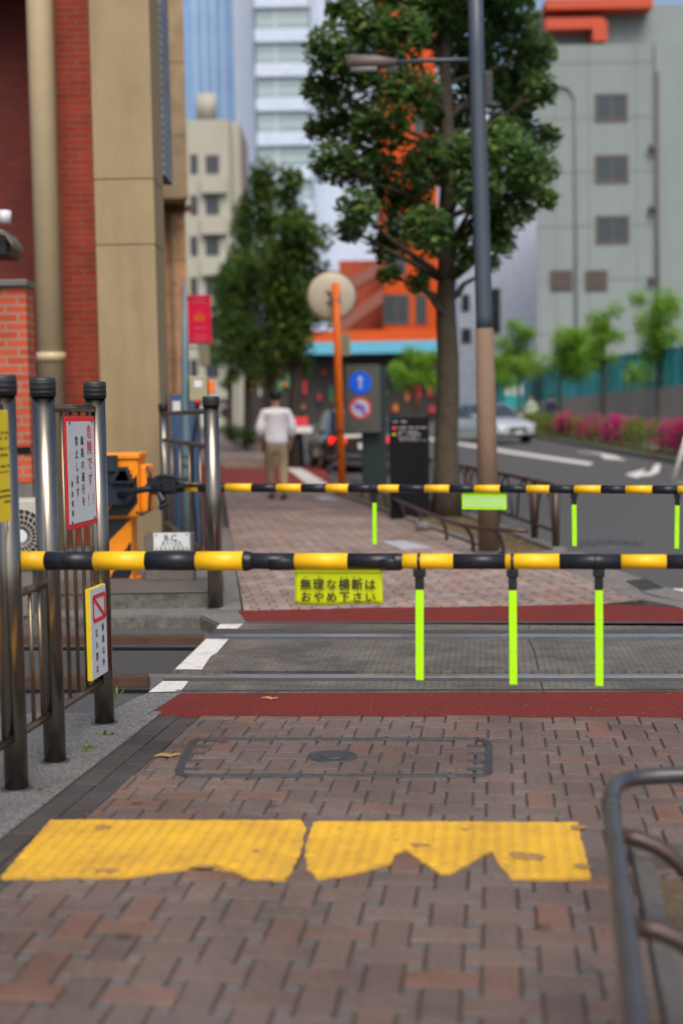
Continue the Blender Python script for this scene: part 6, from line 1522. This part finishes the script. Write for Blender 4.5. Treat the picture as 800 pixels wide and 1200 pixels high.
def person(label, loc, yaw, height, shirt, trousers, pose='walk', hair='hair', group=None, bag=None):
    """built facing +Y at the origin, 1.75 m tall, then placed"""
    t = thing('person', label, 'person', (0, 0, 0), group)
    st = .20 if pose == 'walk' else .06
    hipL, hipR = (-.09, 0, .92), (.09, 0, .92)
    kneeL, kneeR = (-.095, .06+st*.35, .50), (.095, .02-st*.1, .50)
    ankL, ankR = (-.055, st*1.1, .09), (.075, -st*1.2, .11)
    shL, shR = (-.165, 0, 1.37), (.165, 0, 1.37)
    elL, elR = (-.245, -.05, 1.14), (.245, -.02, 1.14)
    wrL, wrR = (-.22, .10, .92), (.23, .10, .91)
    V_ = [((0, 0, .95), .10), ((0, 0, 1.12), (.12, .095)), ((0, 0, 1.26), (.13, .09)), ((0, 0, 1.37), (.085, .065)), ((0, .005, 1.46), .05), ((0, .015, 1.56), .062), ((0, .02, 1.64), (.078, .092)), ((0, .01, 1.71), (.065, .075)),
          (shL, .05), (elL, .043), (wrL, .028), (shR, .05), (elR, .043), (wrR, .028), (hipL, .085), (kneeL, .058), (ankL, .04), (hipR, .085), (kneeR, .058), (ankR, .04)]
    E = [(0, 1), (1, 2), (2, 3), (3, 4), (4, 5), (5, 6), (6, 7), (3, 8), (8, 9), (9, 10), (3, 11), (11, 12), (12, 13), (0, 14), (14, 15), (15, 16), (0, 17), (17, 18), (18, 19)]
    for s, w0, el in ((-1, wrL, elL), (1, wrR, elR)):
        wi = 10 if s < 0 else 13; w0 = Vector(w0); d = (w0-Vector(el)).normalized(); palm = w0+d*.06; i = len(V_)
        V_.append((tuple(palm), (.026, .018))); E.append((wi, i))
        V_.append((tuple(w0+d*.09+Vector((0, 0, 0))), (.03, .014))); E.append((i, i+1))
    def ext(mb):
        for s, w0, el in ((-1, wrL, elL), (1, wrR, elR)):
            w0 = Vector(w0); d = (w0-Vector(el)).normalized(); side = Vector((0, d.z, -d.y)).normalized()
            for k, ln in enumerate((.065, .075, .07, .055)):
                b = w0+d*.085+side*(.027-.018*k); mb.tube([b, b+d*ln*.5+Vector((-s*.006, 0, 0)), b+d*ln+Vector((-s*.022, 0, 0))], [.0085, .008, .006], 6)
            b = w0+d*.03+side*.028; mb.tube([b, b+d*.03+side*.022, b+d*.06+side*.024], [.010, .009, .007], 6)
        for s in (-1, 1): mb.ball((s*.082, .015, 1.625), .026, .4, .8, 1.25, 10)
        mb.ball((0, .115, 1.615), .018, .8, 1, 1.3, 8)
        mb.tube([(-.022, .103, 1.575), (0, .109, 1.573), (.022, .103, 1.575)], .006, 6)
        mb.mi = 1
        for s in (-1, 1): mb.ball((s*.033, .098, 1.645), .012, 1.2, .6, .7, 8)
        mb.mi = 0
    skinmesh('body', V_, E, ['skin', 'hair'], t, 0, 2, ext)
    SV = [((0, -.005, .84), (.195, .15)), ((0, -.005, 1.0), (.185, .145)), ((0, 0, 1.18), (.185, .14)), ((0, 0, 1.34), (.185, .13)), ((0, 0, 1.405), (.13, .10)), ((0, 0, 1.475), (.075, .07)), (shL, .092), (elL, .078), ((elL[0]*.45+wrL[0]*.55, elL[1]*.45+wrL[1]*.55, elL[2]*.45+wrL[2]*.55), .052), (shR, .092), (elR, .078), ((elR[0]*.45+wrR[0]*.55, elR[1]*.45+wrR[1]*.55, elR[2]*.45+wrR[2]*.55), .052)]
    SE = [(0, 1), (1, 2), (2, 3), (3, 4), (4, 5), (4, 6), (6, 7), (7, 8), (4, 9), (9, 10), (10, 11)]
    SV[6] = ((-.165, 0, 1.385), .080); SV[9] = ((.165, 0, 1.385), .080)
    skinmesh('shirt', SV, SE, shirt, t, 2)
    TV = [((0, 0, .97), (.145, .12)), ((0, 0, .89), (.15, .12)), ((-.09, .0, .80), .095), (kneeL, .075), ((ankL[0], ankL[1]*.96, ankL[2]+.02), .058), ((.09, .0, .80), .095), (kneeR, .075), ((ankR[0], ankR[1]*.96, ankR[2]+.02), .058)]
    skinmesh('trousers', TV, [(0, 1), (1, 2), (2, 3), (3, 4), (1, 5), (5, 6), (6, 7)], trousers, t, 1)
    mb = MB()
    mb.ball((0, -.012, 1.675), .1, .93, 1.02, 1.0, 20)
    for v in mb.bm.verts:
        v.co += Vector((noise.noise(v.co*30), noise.noise(v.co*30+Vector((9, 0, 0))), noise.noise(v.co*30+Vector((0, 9, 0)))))*.012
        if v.co.y > .05 and v.co.z < 1.69: v.co.y = .05; v.co.z = max(v.co.z, 1.66)
        if v.co.z < 1.575: v.co.z = 1.575
    mb.build('hair', hair, t)
    for a, rise in ((ankL, 0), (ankR, .04)):
        mb = MB(); ax, ay, az = a; mb.tube([(ax, ay-.07, .05+rise), (ax, ay-.02, .045+rise*.7), (ax, ay+.08, .038+rise*.2), (ax, ay+.16, .03), (ax, ay+.19, .026)], [.03, .042, .040, .032, .014], 12)
        for v in mb.bm.verts: v.co.z = max(v.co.z, 0.001)
        mb.build('shoe', 'shoe', t)
    if bag:
        mb = MB(); mb.obox((.3, .05, .62), (1, 0, 0), (0, 1, 0), (0, 0, 1), .07, .17, .18); mb.build('bag', bag, t, bevel=.03)
    t.location = loc; t.rotation_euler = (0, 0, yaw); s = height/1.75; t.scale = (s, s, s)
    return t
pm = G(325, 585)
person('man in white shirt and khaki trousers walking away on the far pavement', pm, R(10), 1.82, 'shirt', 'khaki').scale.x *= 1.1
person('walker in pale green top behind the azalea hedge', Vector((V(622, 480, 63).x, 63, gz(63))), R(160), 1.68, 'paleshirt', 'darkcloth')
person('walker in navy coat behind the azalea hedge, left of the slim tree', Vector((V(645, 480, 60).x, 60, gz(60))), R(20), 1.72, 'navy', 'darkcloth')
person('walker in dark clothes far along the left side of the pavement', G(266, 512), R(15), 1.68, 'darkcloth', 'khaki', 'stand')
